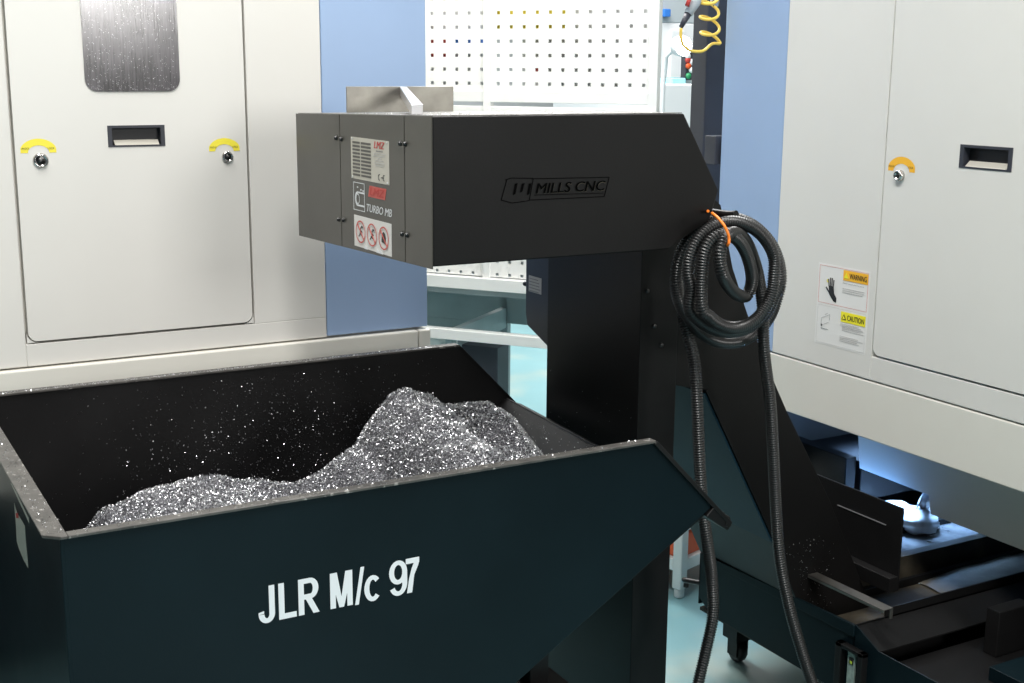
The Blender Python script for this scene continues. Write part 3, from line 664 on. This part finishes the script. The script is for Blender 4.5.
# riser: vertical post + inclined body
RX0, RY0, RY1 = 1.553, 2.20, 2.585
MB().box(RX0, RX0+.10, RY0, RY1, 0, 1.275, 'black_paint').build('support_post', CV, .002)
ro = [(RX0+.02, 1.30), (1.740, 1.375), (1.925, .966), (2.127, .585), (2.30, .27), (2.12, .20), (1.960, .505), (1.733, .905), (1.652, .93), (RX0+.02, .95)]
ro = [(1.652, 1.30), (1.70, 1.36)]+[tuple(at(a, b_, Y=RY0)[[0, 2]]) for a, b_ in ((721, 205), (733, 268), (747, 312), (761, 350), (774, 381), (787, 411))]+[(2.127, .585), (2.335, .19), (2.085, .19), (2.06, .30), (1.953, .514), (1.733, .905), (1.652, .925)]
MB().prism([(a, RY0+.0, b_) for a, b_ in ro], (0, RY1-RY0, 0), 'black_head').build('inclined_casing', CV, .002)
MB().prism([(1.736, RY0+.002, .8985), (1.954, RY0+.002, .510), (1.950, RY0+.002, .508), (1.732, RY0+.002, .8965)], (0, RY1-RY0-.004, 0), 'floor_reflection_teal').build('underside_reflection', CV, 0, 'underside sheet coloured with the teal floor reflection')  # added sheet that carries the painted floor reflection
# stiffening edge strip along the underside, and bolts
e = MB(); e.prism([(1.733, RY0-.004, .905), (1.740, RY0-.004, .908), (2.0, RY0-.004, .446), (1.991, RY0-.004, .446)], (0, .006, 0), 'black_paint'); e.build('edge_strip', CV)
for (a, b_) in ((654, 326), (661, 345), (647, 291)):
    q = at(a, b_, Y=RY0); s_ = MB(); s_.lathe(q, (0, -1, 0), [(.005, 0), (.005, .003), (.002, .004)], 'screw_steel', 10); s_.build('bolt', CV)
pts = [(RX0-.0008, random.uniform(RY0, RY1), 1.0-.32*random.random()**.5-.1) for i in range(260)]
fk = MB(); flakes(fk, pts, (-1, 0, 0), .0004, .0011, .0008)
pts = [(x_, RY0-.0008, z_) for x_, z_ in [(random.uniform(1.9, 2.15), random.uniform(.30, .50)) for i in range(260)] if x_ < 1.733+.57*(.905-z_)+.2 and x_ > 1.74+.572*(.905-z_)]
flakes(fk, pts, (0, -1, 0), .0004, .0012, .0008)
fk.build('swarf_specks', CV)['kind'] = 'stuff'
# control box hung on the far side of the post
cb = MB(); XB = RX0+.006
def cbp(a, b_): return at(a, b_, X=XB)
zt = 1.26; ya = cbp(525.5, 290)[1]; z1_ = cbp(526.5, 325)[2]; z2_ = cbp(545, 345)[2]
cb.prism([(XB, RY1, zt), (XB, ya, zt), (XB, ya, z1_+.03), (XB, ya-.008, z1_), (XB, RY1+.012, z2_), (XB, RY1+.006, z2_-.02), (XB, RY1, z2_-.02)], (.09, 0, 0), 'navy_plastic')
CB = cb.build('control_box', CV, .003, 'dark navy control box')
t = MB(); q0 = at(529, 275, X=XB); q1 = at(541.5, 293, X=XB); pq = P_X(XB); zlo = at(529, 291, X=XB)[2]
t.rect(pq, -q0[1], zlo, -q1[1], q0[2], 'ink_pale', 1); text_lines(t, pq, -q0[1]+.003, q0[2]-.006, -q1[1]-.003, 5, .002, .0075, 'ink_grey', 2, 4); t.build('box_label', CB, 0, 'small pale label')
MB().lathe(at(526, 284, X=XB+.02), (0, 1, 0), [(.006, 0), (.006, .006), (.004, .008)], 'navy_plastic', 12).build('knob', CB)

# ================================================================== TANK
TX = 2.2
TK = thing('coolant_tank', 'low teal-black coolant tank on casters running under the right machine', 'tank', (TX, 2.4, 0))
zt = .243; zb2 = .068; yF = 2.785; yC = 2.16; yC2 = 2.08; yN = 1.2; zl = .222
o_ = MB(); pts = [(TX, yF, .235), (TX, yC, zt+.018), (TX, yC2, zl+.002), (TX, yN, zl+.002), (TX, yN, .05), (TX, yF-.06, zb2), (TX, yF, .10)]
o_.prism(pts, (.004, 0, 0), 'teal_paint_floor_tint'); o_.build('outer_wall', TK, .0008)
o_ = MB(); o_.prism([(TX-.006, yF-.07, .242), (TX-.006, yC, zt+.018), (TX-.006, yC, zt-.012), (TX-.006, yF-.07, .222)], (.006, 0, 0), 'teal_paint_floor_tint'); o_.build('rim_fold', TK, .001)
MB().box(TX, 3.6, yF-.004, yF, .08, .235, 'teal_paint_floor_tint').build('end_wall', TK)
MB().box(TX, 3.6, yC, yC+.004, .06, zt+.018, 'black_paint').build('divider_wall', TK)
MB().prism([(TX+.002, yC, zt+.014), (3.6, yC, zt+.014), (3.6, yC2, zl), (TX+.002, yC2, zl)], (0, 0, -.004), 'black_paint').build('sloping_ledge', TK)
MB().box(TX+.004, 3.6, yN, yF-.004, .06, .07, 'oily_steel').build('tank_bottom', TK)
m = MB(); m.box(TX+.004, 3.2, yC+.004, yF-.004, .165, .172, 'oily_steel'); m.build('drain_tray', TK)

# tray of sludge at right, cross channel
vs = []; fs = []; n1, n2 = 30, 16
for i in range(n1):
    for j in range(n2):
        x = 2.70+.75*i/(n1-1); y = 2.17+.27*j/(n2-1); e_ = min(i, 6)/6
        vs.append((x+(.04*noise.noise(Vector((y*14, 0, 5))) if i == 0 else 0), y, .176+.012*e_+.006*noise.noise(Vector((x*12, y*12, 2)))))
for i in range(n1-1):
    for j in range(n2-1): fs.append((i*n2+j, (i+1)*n2+j, (i+1)*n2+j+1, i*n2+j+1))
MB().add(vs, fs, 'sludge', True).build('sludge', TK)['kind'] = 'stuff'
m = MB(); m.box(2.42, 3.6, 2.456, 2.487, .172, .250, 'oily_steel').box(2.42, 3.6, 2.440, 2.456, .172, .182, 'galvanised').box(2.42, 3.6, 2.425, 2.440, .172, .195, 'black_paint'); m.build('cross_channel', TK, .001)
m = MB(); m.box(2.46, 3.6, 2.487, 2.781, .228, .240, 'wet_steel'); m.build('chute_floor', TK)
m = MB(); m.box(2.5, 3.6, 2.66, 2.70, .240, .262, 'aluminium').box(2.5, 3.6, 2.61, 2.625, .240, .258, 'black_paint').box(2.46, 2.48, 2.50, 2.78, .24, .262, 'black_paint'); m.build('cross_rail', TK, .002)
m = MB(); m.box(2.30, 3.6, yC, yC+.004, .17, .283, 'black_paint'); m.build('inner_edge', TK)
m = MB(); m.box(TX+.004, 3.4, yN, yC2, .175, .18, 'black_paint'); m.build('lower_deck', TK)
q = at(972, 664, Z=.20); m = MB(); m.box(q[0], 3.3, q[1]-.35, q[1]-.05, .18, .215, 'teal_paint_floor_tint'); m.build('lower_cover', TK, .0015)
m = MB(); m.box(2.62, 3.2, 1.90, 1.96, .18, .34, 'black_paint').box(2.5, 2.62, 1.98, 2.02, .18, .30, 'black_paint'); m.build('pump_guard', TK, .002)
# upright black baffle with a bright strip
XPl = 2.45
def pp(a, b_): q_ = at(a, b_, X=XPl); return q_
A_ = pp(903, 510); B_ = pp(800, 465)
m = MB(); m.box(XPl, XPl+.006, A_[1], B_[1]+.20, .26, A_[2]+.004, 'black_paint'); m.box(XPl-.03, XPl, A_[1]+.0, B_[1]+.2, .26, .30, 'black_paint'); m.build('baffle', TK, .001)
q0, q1 = pp(838, 503), pp(886, 527); m = MB(); m.box(XPl-.003, XPl, q1[1], q0[1], (q0[2]+q1[2])/2-.001, (q0[2]+q1[2])/2+.001, 'aluminium'); m.build('bright_strip', TK)
# level gauge
m = MB(); m.box(TX-.02, TX, 2.112, 2.128, .03, .205, 'black_paint').box(TX-.02, TX, 2.185, 2.205, .03, .205, 'black_paint').box(TX-.02, TX, 2.112, 2.205, .195, .205, 'black_paint')
GZ = m.build('gauge_frame', TK, .001)
m = MB(); m.box(TX-.008, TX-.002, 2.147, 2.172, .06, .192, 'gauge_glass').box(TX-.010, TX-.008, 2.151, 2.166, .158, .176, 'ink').box(TX-.011, TX-.009, 2.154, 2.162, .160, .168, 'gauge_green'); m.build('level_gauge', GZ, .001, 'pale sight glass with green float')
def caster(cx, cy, par, r=.035):
    k = MB(); k.lathe((cx-.014, cy, r), (1, 0, 0), [(.015, 0), (r-.002, .002), (r, .006), (r, .022), (r-.002, .026), (.015, .028)], 'rubber')
    k.box(cx-.02, cx-.016, cy-.02, cy+.02, r-.01, .075, 'black_paint').box(cx+.016, cx+.02, cy-.02, cy+.02, r-.01, .075, 'black_paint').box(cx-.025, cx+.025, cy-.025, cy+.025, .068, .075, 'black_paint')
    k.build('caster', par)
KS = 2.04/2.2
def shrink(o):
    off = np.array(ROOTLOC[TK.name])
    for ch in [c for c in bpy.data.objects if c.parent == o]:
        me = ch.data; n = len(me.vertices); co = np.empty(n*3); me.vertices.foreach_get('co', co); co = co.reshape(-1, 3)+off
        co = CP+(co-CP)*KS-off; me.vertices.foreach_set('co', co.ravel()); me.update(); shrink(ch)
q0 = at(686, 587, Y=yF+.06); m = MB(); m.tube(spline([(TX+.01, yF, .14), (TX-.02, yF+.04, .14), q0+np.array([0, 0, .02]), q0], 6), .008, 'rubber'); m.build('hook', TK)
shrink(TK); TX = 2.04
for cx, cy in ((2.17, 2.565), (2.17, 1.5), (3.1, 2.50), (3.1, 1.5)):
    caster(cx, cy, TK, .03)
    MB().box(cx-.03, cx+.03, cy-.03, cy+.03, .07, .182, 'black_paint').build('caster_bracket', TK)
# bright bar bolted to the casing
q0 = at(809, 574, Y=2.199); x_ = q0[0]; q1 = at(885, 610, X=x_); zz = q0[2]
m = MB(); y1_, z1b = q1[1], q1[2]
m.prism([(x_-.004, 2.199, zz), (x_+.026, 2.199, zz), (x_+.026, y1_, z1b), (x_-.004, y1_, z1b)], (0, 0, -.002), 'galvanised')
m.prism([(x_-.004, 2.199, zz), (x_-.004, y1_, z1b), (x_-.004, y1_, z1b-.008), (x_-.004, 2.199, zz-.008)], (.002, 0, 0), 'galvanised')
m.box(x_+.018, x_+.026, y1_, y1_+.004, z1b-.026, z1b, 'galvanised')
m.build('grab_bar', CV, .0006, 'bright galvanised channel bar')

# ================================================================== HOSE
pth = []
def hpx(a, b_, y): return at(a-(4 if 205 < b_ < 352 else 0), b_, Y=y)
tail1 = [(694, 720, 1.96), (697, 690, 1.96), (706, 650, 1.97), (713, 615, 1.98), (712, 580, 1.99), (707, 540, 1.99), (702, 500, 2.0), (699, 450, 2.01), (697, 400, 2.02), (694, 360, 2.04), (690, 328, 2.07)]
for a, b_, y in tail1: pth.append(hpx(a, b_, y))
def turn(cx, cy, rx, ry_, y0, y1, a0, a1, n=16, e=1.0):
    for i in range(n):
        t_ = i/n; a = math.radians(a0+(a1-a0)*t_); pth.append(hpx(cx+rx*math.cos(a), cy-ry_*math.sin(a), y0+(y1-y0)*t_))
turn(733, 279, 52, 60, 2.10, 2.10, 200, -20, 12)
turn(733, 281, 50, 62, 2.10, 2.04, -20, -160, 8)
turn(732, 280, 52, 62, 2.04, 1.99, -160, -380, 14)
turn(733, 275, 49, 57, 1.99, 1.96, -380, -520, 9)
turn(736, 272, 44, 50, 1.955, 1.945, -520, -720, 12)
turn(738, 275, 40, 53, 1.945, 1.93, -720, -880, 10)
for a, b_, y in [(707, 262, 1.93), (714, 242, 1.925), (728, 234, 1.92), (742, 240, 1.93), (752, 258, 1.95), (756, 280, 1.97), (750, 296, 1.98), (738, 292, 1.95), (728, 278, 1.91), (724, 258, 1.905), (728, 240, 1.91), (738, 233, 1.93), (749, 240, 1.97), (757, 258, 2.0), (763, 280, 2.01), (767, 310, 2.01), (768, 350, 2.01), (770, 400, 2.01), (773, 450, 2.01), (776, 510, 2.01), (780, 560, 2.0), (790, 610, 1.98), (803, 655, 1.96), (818, 700, 1.94), (828, 730, 1.93)]: pth.append(hpx(a, b_, y))
# let both ends drop to the floor out of the picture
e0 = pth[0]; pth = [np.array([e0[0]-.02, e0[1]-.18, .014]), np.array([e0[0]-.02, e0[1]-.05, .03]), np.array([e0[0]-.015, e0[1]-.01, .16])]+pth
e1 = pth[-1]; pth += [np.array([e1[0]+.02, e1[1]-.02, .10]), np.array([e1[0]+.06, e1[1]-.10, .016]), np.array([e1[0]+.10, e1[1]-.25, .014])]
cl = resample(spline(pth, 14), .00135)
hm = MB(); hm.tube(cl, .0127, 'hose_black', seg=12, rf=lambda i: .0129 if (i % 4) in (0, 1) else .0104)
tag(hm.build('corrugated_hose'), 'coiled black corrugated hose hanging from the conveyor corner', 'hose')
# orange tie
tie = MB(); tp_ = [(716, 213, 1.93), (722, 218, 1.905), (729, 227, 1.885), (733, 238, 1.88), (732, 245, 1.885), (729, 243, 1.95), (722, 228, 2.03), (713, 214, 2.03), (712, 211, 1.98)]
tp_ = spline([hpx(*q_) for q_ in tp_], 6); tie.tube(tp_, .0028, 'orange_tie', seg=8)
tag(tie.build('cable_tie'), 'orange tie strapped around the top of the coiled hose', 'tie')
# hook holding the hose
hk = MB(); hk.tube(spline([(1.60, 2.25, 1.325), (1.60, 2.08, 1.325), (1.602, 1.99, 1.325), (1.603, 1.96, 1.328)], 6), .007, 'black_paint'); hk.build('hose_hook', CV)

# ================================================================== BACKGROUND WORKBENCH WITH PERFORATED BOARD
ang = math.radians(-51.9)
E_ = np.array([math.cos(ang), math.sin(ang), 0]); Nn = np.array([-math.sin(ang), math.cos(ang), 0])    # Nn: away from the camera
dpt = 5.0; d0 = Fv + Rv*(487-512)/FPX - Uv*(100-341.5)/FPX; P0 = CP+d0*dpt
def bl(a, b_, off=0.): q_ = atn(a, b_, P0+Nn*off, Nn)-P0; return np.dot(q_, E_), q_[2]+P0[2]
BR = Matrix.Translation((P0[0], P0[1], 0)) @ Matrix.Rotation(ang, 4, 'Z')
WB = bpy.data.objects.new('workbench', None); COL.objects.link(WB); WB.matrix_world = BR
WB['label'] = 'white workbench with a perforated tool board, between the two machines'; WB['category'] = 'workbench'
def bb(mb, name, **k): o = mb.build(name, None, k.get('bevel', .002), k.get('label')); o.parent = k.get('parent', WB); return o
uL = -1.0; uR = bl(659, 60)[0]; uM = bl(488, 60)[0]
zRail = bl(560, 100)[1]; zHole0 = bl(560, 84.3)[1]; pit = (bl(560, 12)[1]-zHole0)/5; 
def board(u0, u1, z0, z1, ref, zHole0=zHole0):
    b_ = MB(); hs_ = .0065; us = []; k = math.ceil((u0+.012-ref)/pit)
    cols = []; 
    while ref+k*pit < u1-.008: cols.append(ref+k*pit); k += 1
    rows = []; k = math.ceil((z0+.009-zHole0)/pit)
    while zHole0+k*pit < z1-.02: rows.append(zHole0+k*pit); k += 1
    xs = sorted([u0, u1]+[c_+s_*hs_ for c_ in cols for s_ in (-1, 1)]); zs_ = sorted([z0, z1]+[r_+s_*hs_ for r_ in rows for s_ in (-1, 1)])
    vs = [(x, 0, z) for x in xs for z in zs_]; n = len(zs_); fs = []
    for i in range(len(xs)-1):
        for j in range(n-1):
            if i % 2 == 1 and j % 2 == 1: continue
            fs.append((i*n+j, (i+1)*n+j, (i+1)*n+j+1, i*n+j+1))
    b_.add(vs, fs, 'white_frame'); return b_
ref = bl(563, 60)[0]; refL = bl(432.2, 60)[0]
for a, b_, z0, z1, rf in ((uL, uM-.015, zRail, 2.7, refL), (uM+.015, uR-.03, zRail, 2.7, ref)):
    o = bb(board(a, b_, z0, z1, rf), 'perforated_panel', bevel=0); so = o.modifiers.new('s', 'SOLIDIFY'); so.thickness = .004
zA1 = bl(480, 277)[1]; zA0 = bl(480, 289)[1]
zlow1 = bl(470, 268)[1]
for a, b_ in ((uL, uM-.015), (uM+.015, uR-.03)):
    o = bb(board(a, b_, zA1+.005, bl(560, 122)[1], ref, bl(469.5, 272.6)[1]), 'lower_perforated_panel', bevel=0); so = o.modifiers.new('s', 'SOLIDIFY'); so.thickness = .004
bb(MB().box(uM-.015, uM+.015, -.015, .03, zA1, 2.7, 'white_frame'), 'upright')
bb(MB().box(uR-.035, uR, -.015, .03, 0, 2.7, 'white_frame'), 'upright')
bb(MB().box(uL-.035, uL, -.015, .03, 0, 2.7, 'white_frame'), 'upright')
bb(MB().box(uL, uR-.03, -.008, .01, zRail-.012, zRail+.03, 'white_frame'), 'rail')
bb(MB().box(uL, uR, -.01, .02, bl(560, 122)[1]-.02, bl(560, 110)[1]+.01, 'white_frame'), 'rail')
bb(MB().box(uL, uR, -.03, .03, zA0, zA1, 'white_frame'), 'front_beam')
zB1 = bl(480, 331)[1]; zB0 = bl(480, 341)[1]
bb(MB().box(uL, uR, -.03, .02, zB0, zB1, 'white_frame'), 'lower_beam')
# frame going back, far legs
uF, _ = bl(505, 330, .62); 
zc1 = bl(505, 296, .62)[1]; zc0 = bl(505, 318, .62)[1]
bb(MB().box(uF-.02, uF+.02, .60, .64, 0, 1.0, 'grey_frame'), 'leg')
bb(MB().box(uF-1.2, uF-1.16, .60, .64, 0, 1.0, 'grey_frame'), 'leg')
bb(MB().box(uR-.04, uR, .60, .64, 0, 1.0, 'grey_frame'), 'leg')
bb(MB().box(uL, uR, .60, .62, zc0-.02, zc1, 'grey_frame'), 'back_rail')
bb(MB().box(uF-.015, uF+.015, 0.02, .60, zc0-.04, zc1-.05, 'grey_frame'), 'side_rail')
bb(MB().box(uL, uR, .02, .60, zA0-.03, zA0-.005, 'grey_frame'), 'worktop')
bb(MB().box(uL, uF-.02, .60, .61, zc0-.30, zc0-.02, 'grey_frame'), 'back_panel')
# things seen through the holes
def pt(a, b_, off): u_, z_ = bl(a, b_, off); return np.array([*(P0+E_*u_+Nn*off)[:2], z_])
def at_box(a0, b0, a1, b1, off, dep, m, name, label, cat, group=None, bev=.003):
    u0, z1 = bl(a0, b0, off); u1, z0 = bl(a1, b1, off)
    c_ = P0+E_*((u0+u1)/2)+Nn*off
    M = Matrix.Translation((c_[0], c_[1], z0)) @ Matrix.Rotation(ang, 4, 'Z')
    o = MB().box(-(u1-u0)/2, (u1-u0)/2, 0, dep, 0, z1-z0, m).build(name, None, bev); o.matrix_world = M; return tag(o, label, cat, group)
at_box(492, 6, 566, 32, .02, .02, 'plastic_yellow', 'tool_holder', 'yellow holder strip glimpsed through the top holes of the perforated board', 'holder')
at_box(428, 34, 446, 60, .02, .02, 'plastic_red', 'tool_holder', 'reddish holder glimpsed through the board holes beside the blue corner panel', 'holder')
at_box(450, 37, 486, 46, .02, .02, 'plastic_blue', 'tool_holder', 'blue holder strip glimpsed through the holes left of the board upright', 'holder')
at_box(531, 64, 541, 76, .02, .02, 'plastic_red', 'tool_holder', 'small red holder glimpsed through one hole above the conveyor hood', 'holder')
# dark backing so that some holes read dark
m = MB(); m.box(uM+.1, uR-.04, .06, .08, zRail, 1.86, 'backing_grey'); m.box(uL, uM-.05, .06, .08, zRail, 1.88, 'backing_grey').box(uL, uR-.05, .06, .08, zA1, bl(560, 122)[1], 'cabinet_grey'); bb(m, 'backing_sheet')

at_box(456, 344, 497, 470, .12, .12, 'black_column', 'waste_bin', 'dark waste bin standing under the bench behind the chip bin', 'bin')
m = MB(); ua, zt2 = bl(428, 338, .06); ub, zb3 = bl(456, 352, .06); m.box(uL, ub, .06, .08, zb3-.1, zt2, 'white_frame')
for a, b_ in ((430, 439), (448, 458)): m.box(bl(a, 348, .06)[0], bl(b_, 348, .06)[0]-.004, .056, .06, bl(a, 351.5, .06)[1], bl(a, 347, .06)[1], 'ink')
bb(m, 'slotted_panel')
# orange-trayed trolley
cq = at(679, 597, Z=0); dA = np.array([.955, .295, 0]); dB = np.array([-.295, .955, 0]); th_ = math.atan2(dA[1], dA[0])
TR = bpy.data.objects.new('trolley', None); COL.objects.link(TR); TR.matrix_world = Matrix.Translation((cq[0], cq[1], 0)) @ Matrix.Rotation(th_, 4, 'Z')
TR['label'] = 'low white-legged trolley with orange tray seen beneath the conveyor incline'; TR['category'] = 'trolley'
def tb(mb, n, **k): o = mb.build(n, None, k.get('bevel', .004), k.get('label')); o.parent = TR; return o
LW = .034; TW, TD = .42, .40
for a, b_ in ((0, 0), (TW, 0), (0, TD), (TW, TD)):
    tb(MB().box(a-LW/2, a+LW/2, b_-LW/2, b_+LW/2, .03, .50, 'white_frame').lathe((a, b_, 0), (0, 0, 1), [(.014, 0), (.016, .004), (.016, .03)], 'white_frame', 14), 'leg')
m = MB()
for y in (0, TD): m.box(LW/2, TW-LW/2, y-.012, y+.012, .085, .125, 'white_frame')
for x in (0, TW): m.box(x-.012, x+.012, LW/2, TD-LW/2, .085, .125, 'white_frame')
tb(m, 'lower_frame'); tb(MB().box(.0, TW, .0, TD, .127, .20, 'orange_plastic'), 'tray', label='orange tray')
tb(MB().box(-.02, TW+.02, -.02, TD+.02, .22, .26, 'white_frame'), 'shelf')

# far background: white cabinets, control panel, lamp
FZ = 8.5
def fb(a0, b0, a1, b1, y, dep, m, name, label, cat, bev=.01, fl_=False):
    p0 = at(a0, b0, Y=y); p1 = at(a1, b1, Y=y); z0 = 0 if fl_ else p1[2]
    return tag(MB().box(p0[0], p1[0], y, y+dep, z0, p0[2], m).build(name, None, bev), label, cat)
cab = thing('machine_enclosure', 'distant pale machine enclosure beyond the perforated board', 'machine', (5.6, 8.5, 0))
pa = at(640, 22, Y=8.5); pb_ = at(725, 100, Y=8.5)
MB().box(pa[0], pb_[0]+.6, 8.5, 9.8, 0, pa[2], 'cabinet_white').build('enclosure_body', cab, .01)
MB().box(pa[0], pb_[0]+.6, 8.5, 9.8, pa[2], 2.9, 'cabinet_grey').build('upper_cover', cab, .01)
pc = at(670, 30, Y=8.48); pd_ = at(682, 78, Y=8.48); MB().box(pc[0], pd_[0], 8.46, 8.5, pd_[2], pc[2], 'cabinet_white').build('door', cab, .008)
pc = at(686, 52, Y=8.40); pd_ = at(693, 80, Y=8.40); CPn = MB().box(pc[0], pd_[0], 8.40, 8.5, pd_[2], pc[2], 'black_column').build('control_panel', cab, .006)
for i, (mm_, a, b_) in enumerate((('plastic_red', 687.5, 60), ('lettering_white', 691, 62), ('orange_plastic', 688, 66), ('lettering_white', 691, 70), ('plastic_green', 688, 76), ('lettering_white', 687.5, 56))):
    MB().lathe(at(a, b_, Y=8.40), (0, -1, 0), [(.025, 0), (.025, .01), (.018, .02)], mm_, 12).build('push_button', CPn)
p0 = at(661, 9, Y=8.49); p1 = at(667, 17, Y=8.49); MB().box(p0[0], p1[0], 8.44, 8.5, p1[2], p0[2], 'plastic_blue').build('signal_box', cab, .006, 'small blue box')
fb(655, 84, 700, 180, 6.2, .6, 'cabinet_white', 'supply_cabinet', 'bright white cabinet standing right of the perforated board', 'cabinet', .01, True)
p0 = at(672, 78, Y=6.3); p1 = at(686, 84, Y=6.3); tag(MB().box(p0[0], p1[0], 6.3, 6.5, p1[2], p0[2], 'plastic_cyan').build('storage_case', None, .008), 'cyan case lying on the bright white cabinet', 'case')
pL = at(681, 46, Y=5.2); lp_ = thing('inspection_lamp', 'glaring white work lamp beside the black column', 'lamp', tuple(pL))
MB().lathe(pL+np.array([0, .03, 0]), (0, -1, 0), [(.045, 0), (.05, .02), (.05, .05)], 'cabinet_white', 20).build('lamp_housing', lp_)
MB().lathe(pL+np.array([0, -.021, 0]), (0, -1, 0), [(.046, 0), (.046, .004), (.03, .007)], 'work_lamp', 20).build('lamp_lens', lp_)
MB().tube([pL+np.array([0, .04, 0]), pL+np.array([0, .12, -.05]), pL+np.array([0, .14, -.2]), np.array([pL[0], pL[1]+.14, .03])], .012, 'cabinet_white').lathe((pL[0], pL[1]+.14, 0), (0, 0, 1), [(.14, 0), (.14, .02), (.03, .035)], 'cabinet_white').build('lamp_stand', lp_)

# yellow coiled air line and blow gun
YA = yfar+.03
ah = []; n = 60
ah.append(at(700, -40, Y=YA)); ah.append(at(701, -20, Y=YA))
for i in range(n):
    t_ = i/n; turns = 3.1; a = 2*math.pi*turns*t_; cx = 704+.5*t_*4; cy = -5+48*t_
    q_ = at(cx+8.5*math.cos(a), cy+5.0*math.sin(a), Y=YA); q_ = q_+np.array([0, -.018*math.sin(a)-.02, 0]); ah.append(q_)
for a, b_ in ((712, 44), (703, 51), (692, 51), (684, 46), (681, 38), (681, 28)): ah.append(at(a, b_, Y=YA-.02))
tag(MB().tube(spline(ah, 5), .0042, 'yellow_hose', seg=10).build('air_hose'), 'yellow coiled air hose hanging in front of the black column', 'hose')
GN = thing('air_gun', 'dark air blow gun pointing down beside the yellow hose', 'air gun', tuple(at(690, 10, Y=YA-.02)))
a0 = at(681, 27, Y=YA-.02); a1 = at(688, 14, Y=YA-.02); a2 = at(695, 2, Y=YA-.02); a3 = at(699, -16, Y=YA-.02)
MB().tube([a0, a1], .008, 'black_column', rf=lambda i: (.006, .010)[i]).build('nozzle', GN)
MB().tube([a1, a2, a3], .014, 'cabinet_grey', rf=lambda i: (.012, .017, .015)[i]).build('gun_body', GN)
MB().tube([at(687, 6, Y=YA-.03), at(690, -3, Y=YA-.03)], .006, 'plastic_red').build('trigger', GN)
MB().lathe(at(713, 2, Y=YA), (.2, -1, 0), [(.012, 0), (.016, .004), (.016, .012), (.009, .014)], 'chrome', 16).build('hose_clip', RM)

# ================================================================== LIGHT
W = bpy.data.worlds.new('world'); S.world = W; W.use_nodes = True
bg = W.node_tree.nodes['Background']; bg.inputs[0].default_value = (.95, .98, 1.0, 1); bg.inputs[1].default_value = .2
def area(name, loc, rot, sx_, sy_, e, col=(1, .985, .96)):
    l = bpy.data.lights.new(name, 'AREA'); l.shape = 'RECTANGLE'; l.size = sx_; l.size_y = sy_; l.energy = e; l.color = col
    o = bpy.data.objects.new(name, l); COL.objects.link(o); o.location = loc; o.rotation_euler = rot; return o
area('ceiling_lamp', (0.2, 0.6, 4.3), (0, 0, 0), .6, 4, 225)
area('ceiling_lamp', (2.4, 4.6, 4.3), (0, 0, 0), .6, 4, 290)
area('ceiling_lamp', (4.5, 7.5, 4.3), (0, 0, 0), 3, 4, 330)
area('daylight_window', (1.9, -3.0, 2.48), (math.radians(88), 0, math.radians(8)), .9, 1.1, 90)
struct(MB().box(-4.1, -4, -5, 13, 0, 4.6, 'reflection_block_dark').build('left_reflection_block'))  # unseen dark wall added so the bin's end plate reflects something dark
area('machine_light_and_bounce', (2.72, 2.56, .56), (0, 0, 0), .14, .3, 6, (.30, .55, 1)).data.spread = 1.9
area('machine_light_and_bounce', (2.47, 2.45, .47), (math.radians(180), math.radians(25), 0), .05, .25, .45, (.15, .4, 1))  # added upward blue source, stands in for light bounced onto the splash panel

S.view_settings.view_transform = 'Standard'; S.view_settings.look = 'None'; S.view_settings.gamma = 1; S.view_settings.exposure = 0
S.view_settings.use_curve_mapping = False
S.cycles.use_denoising = True
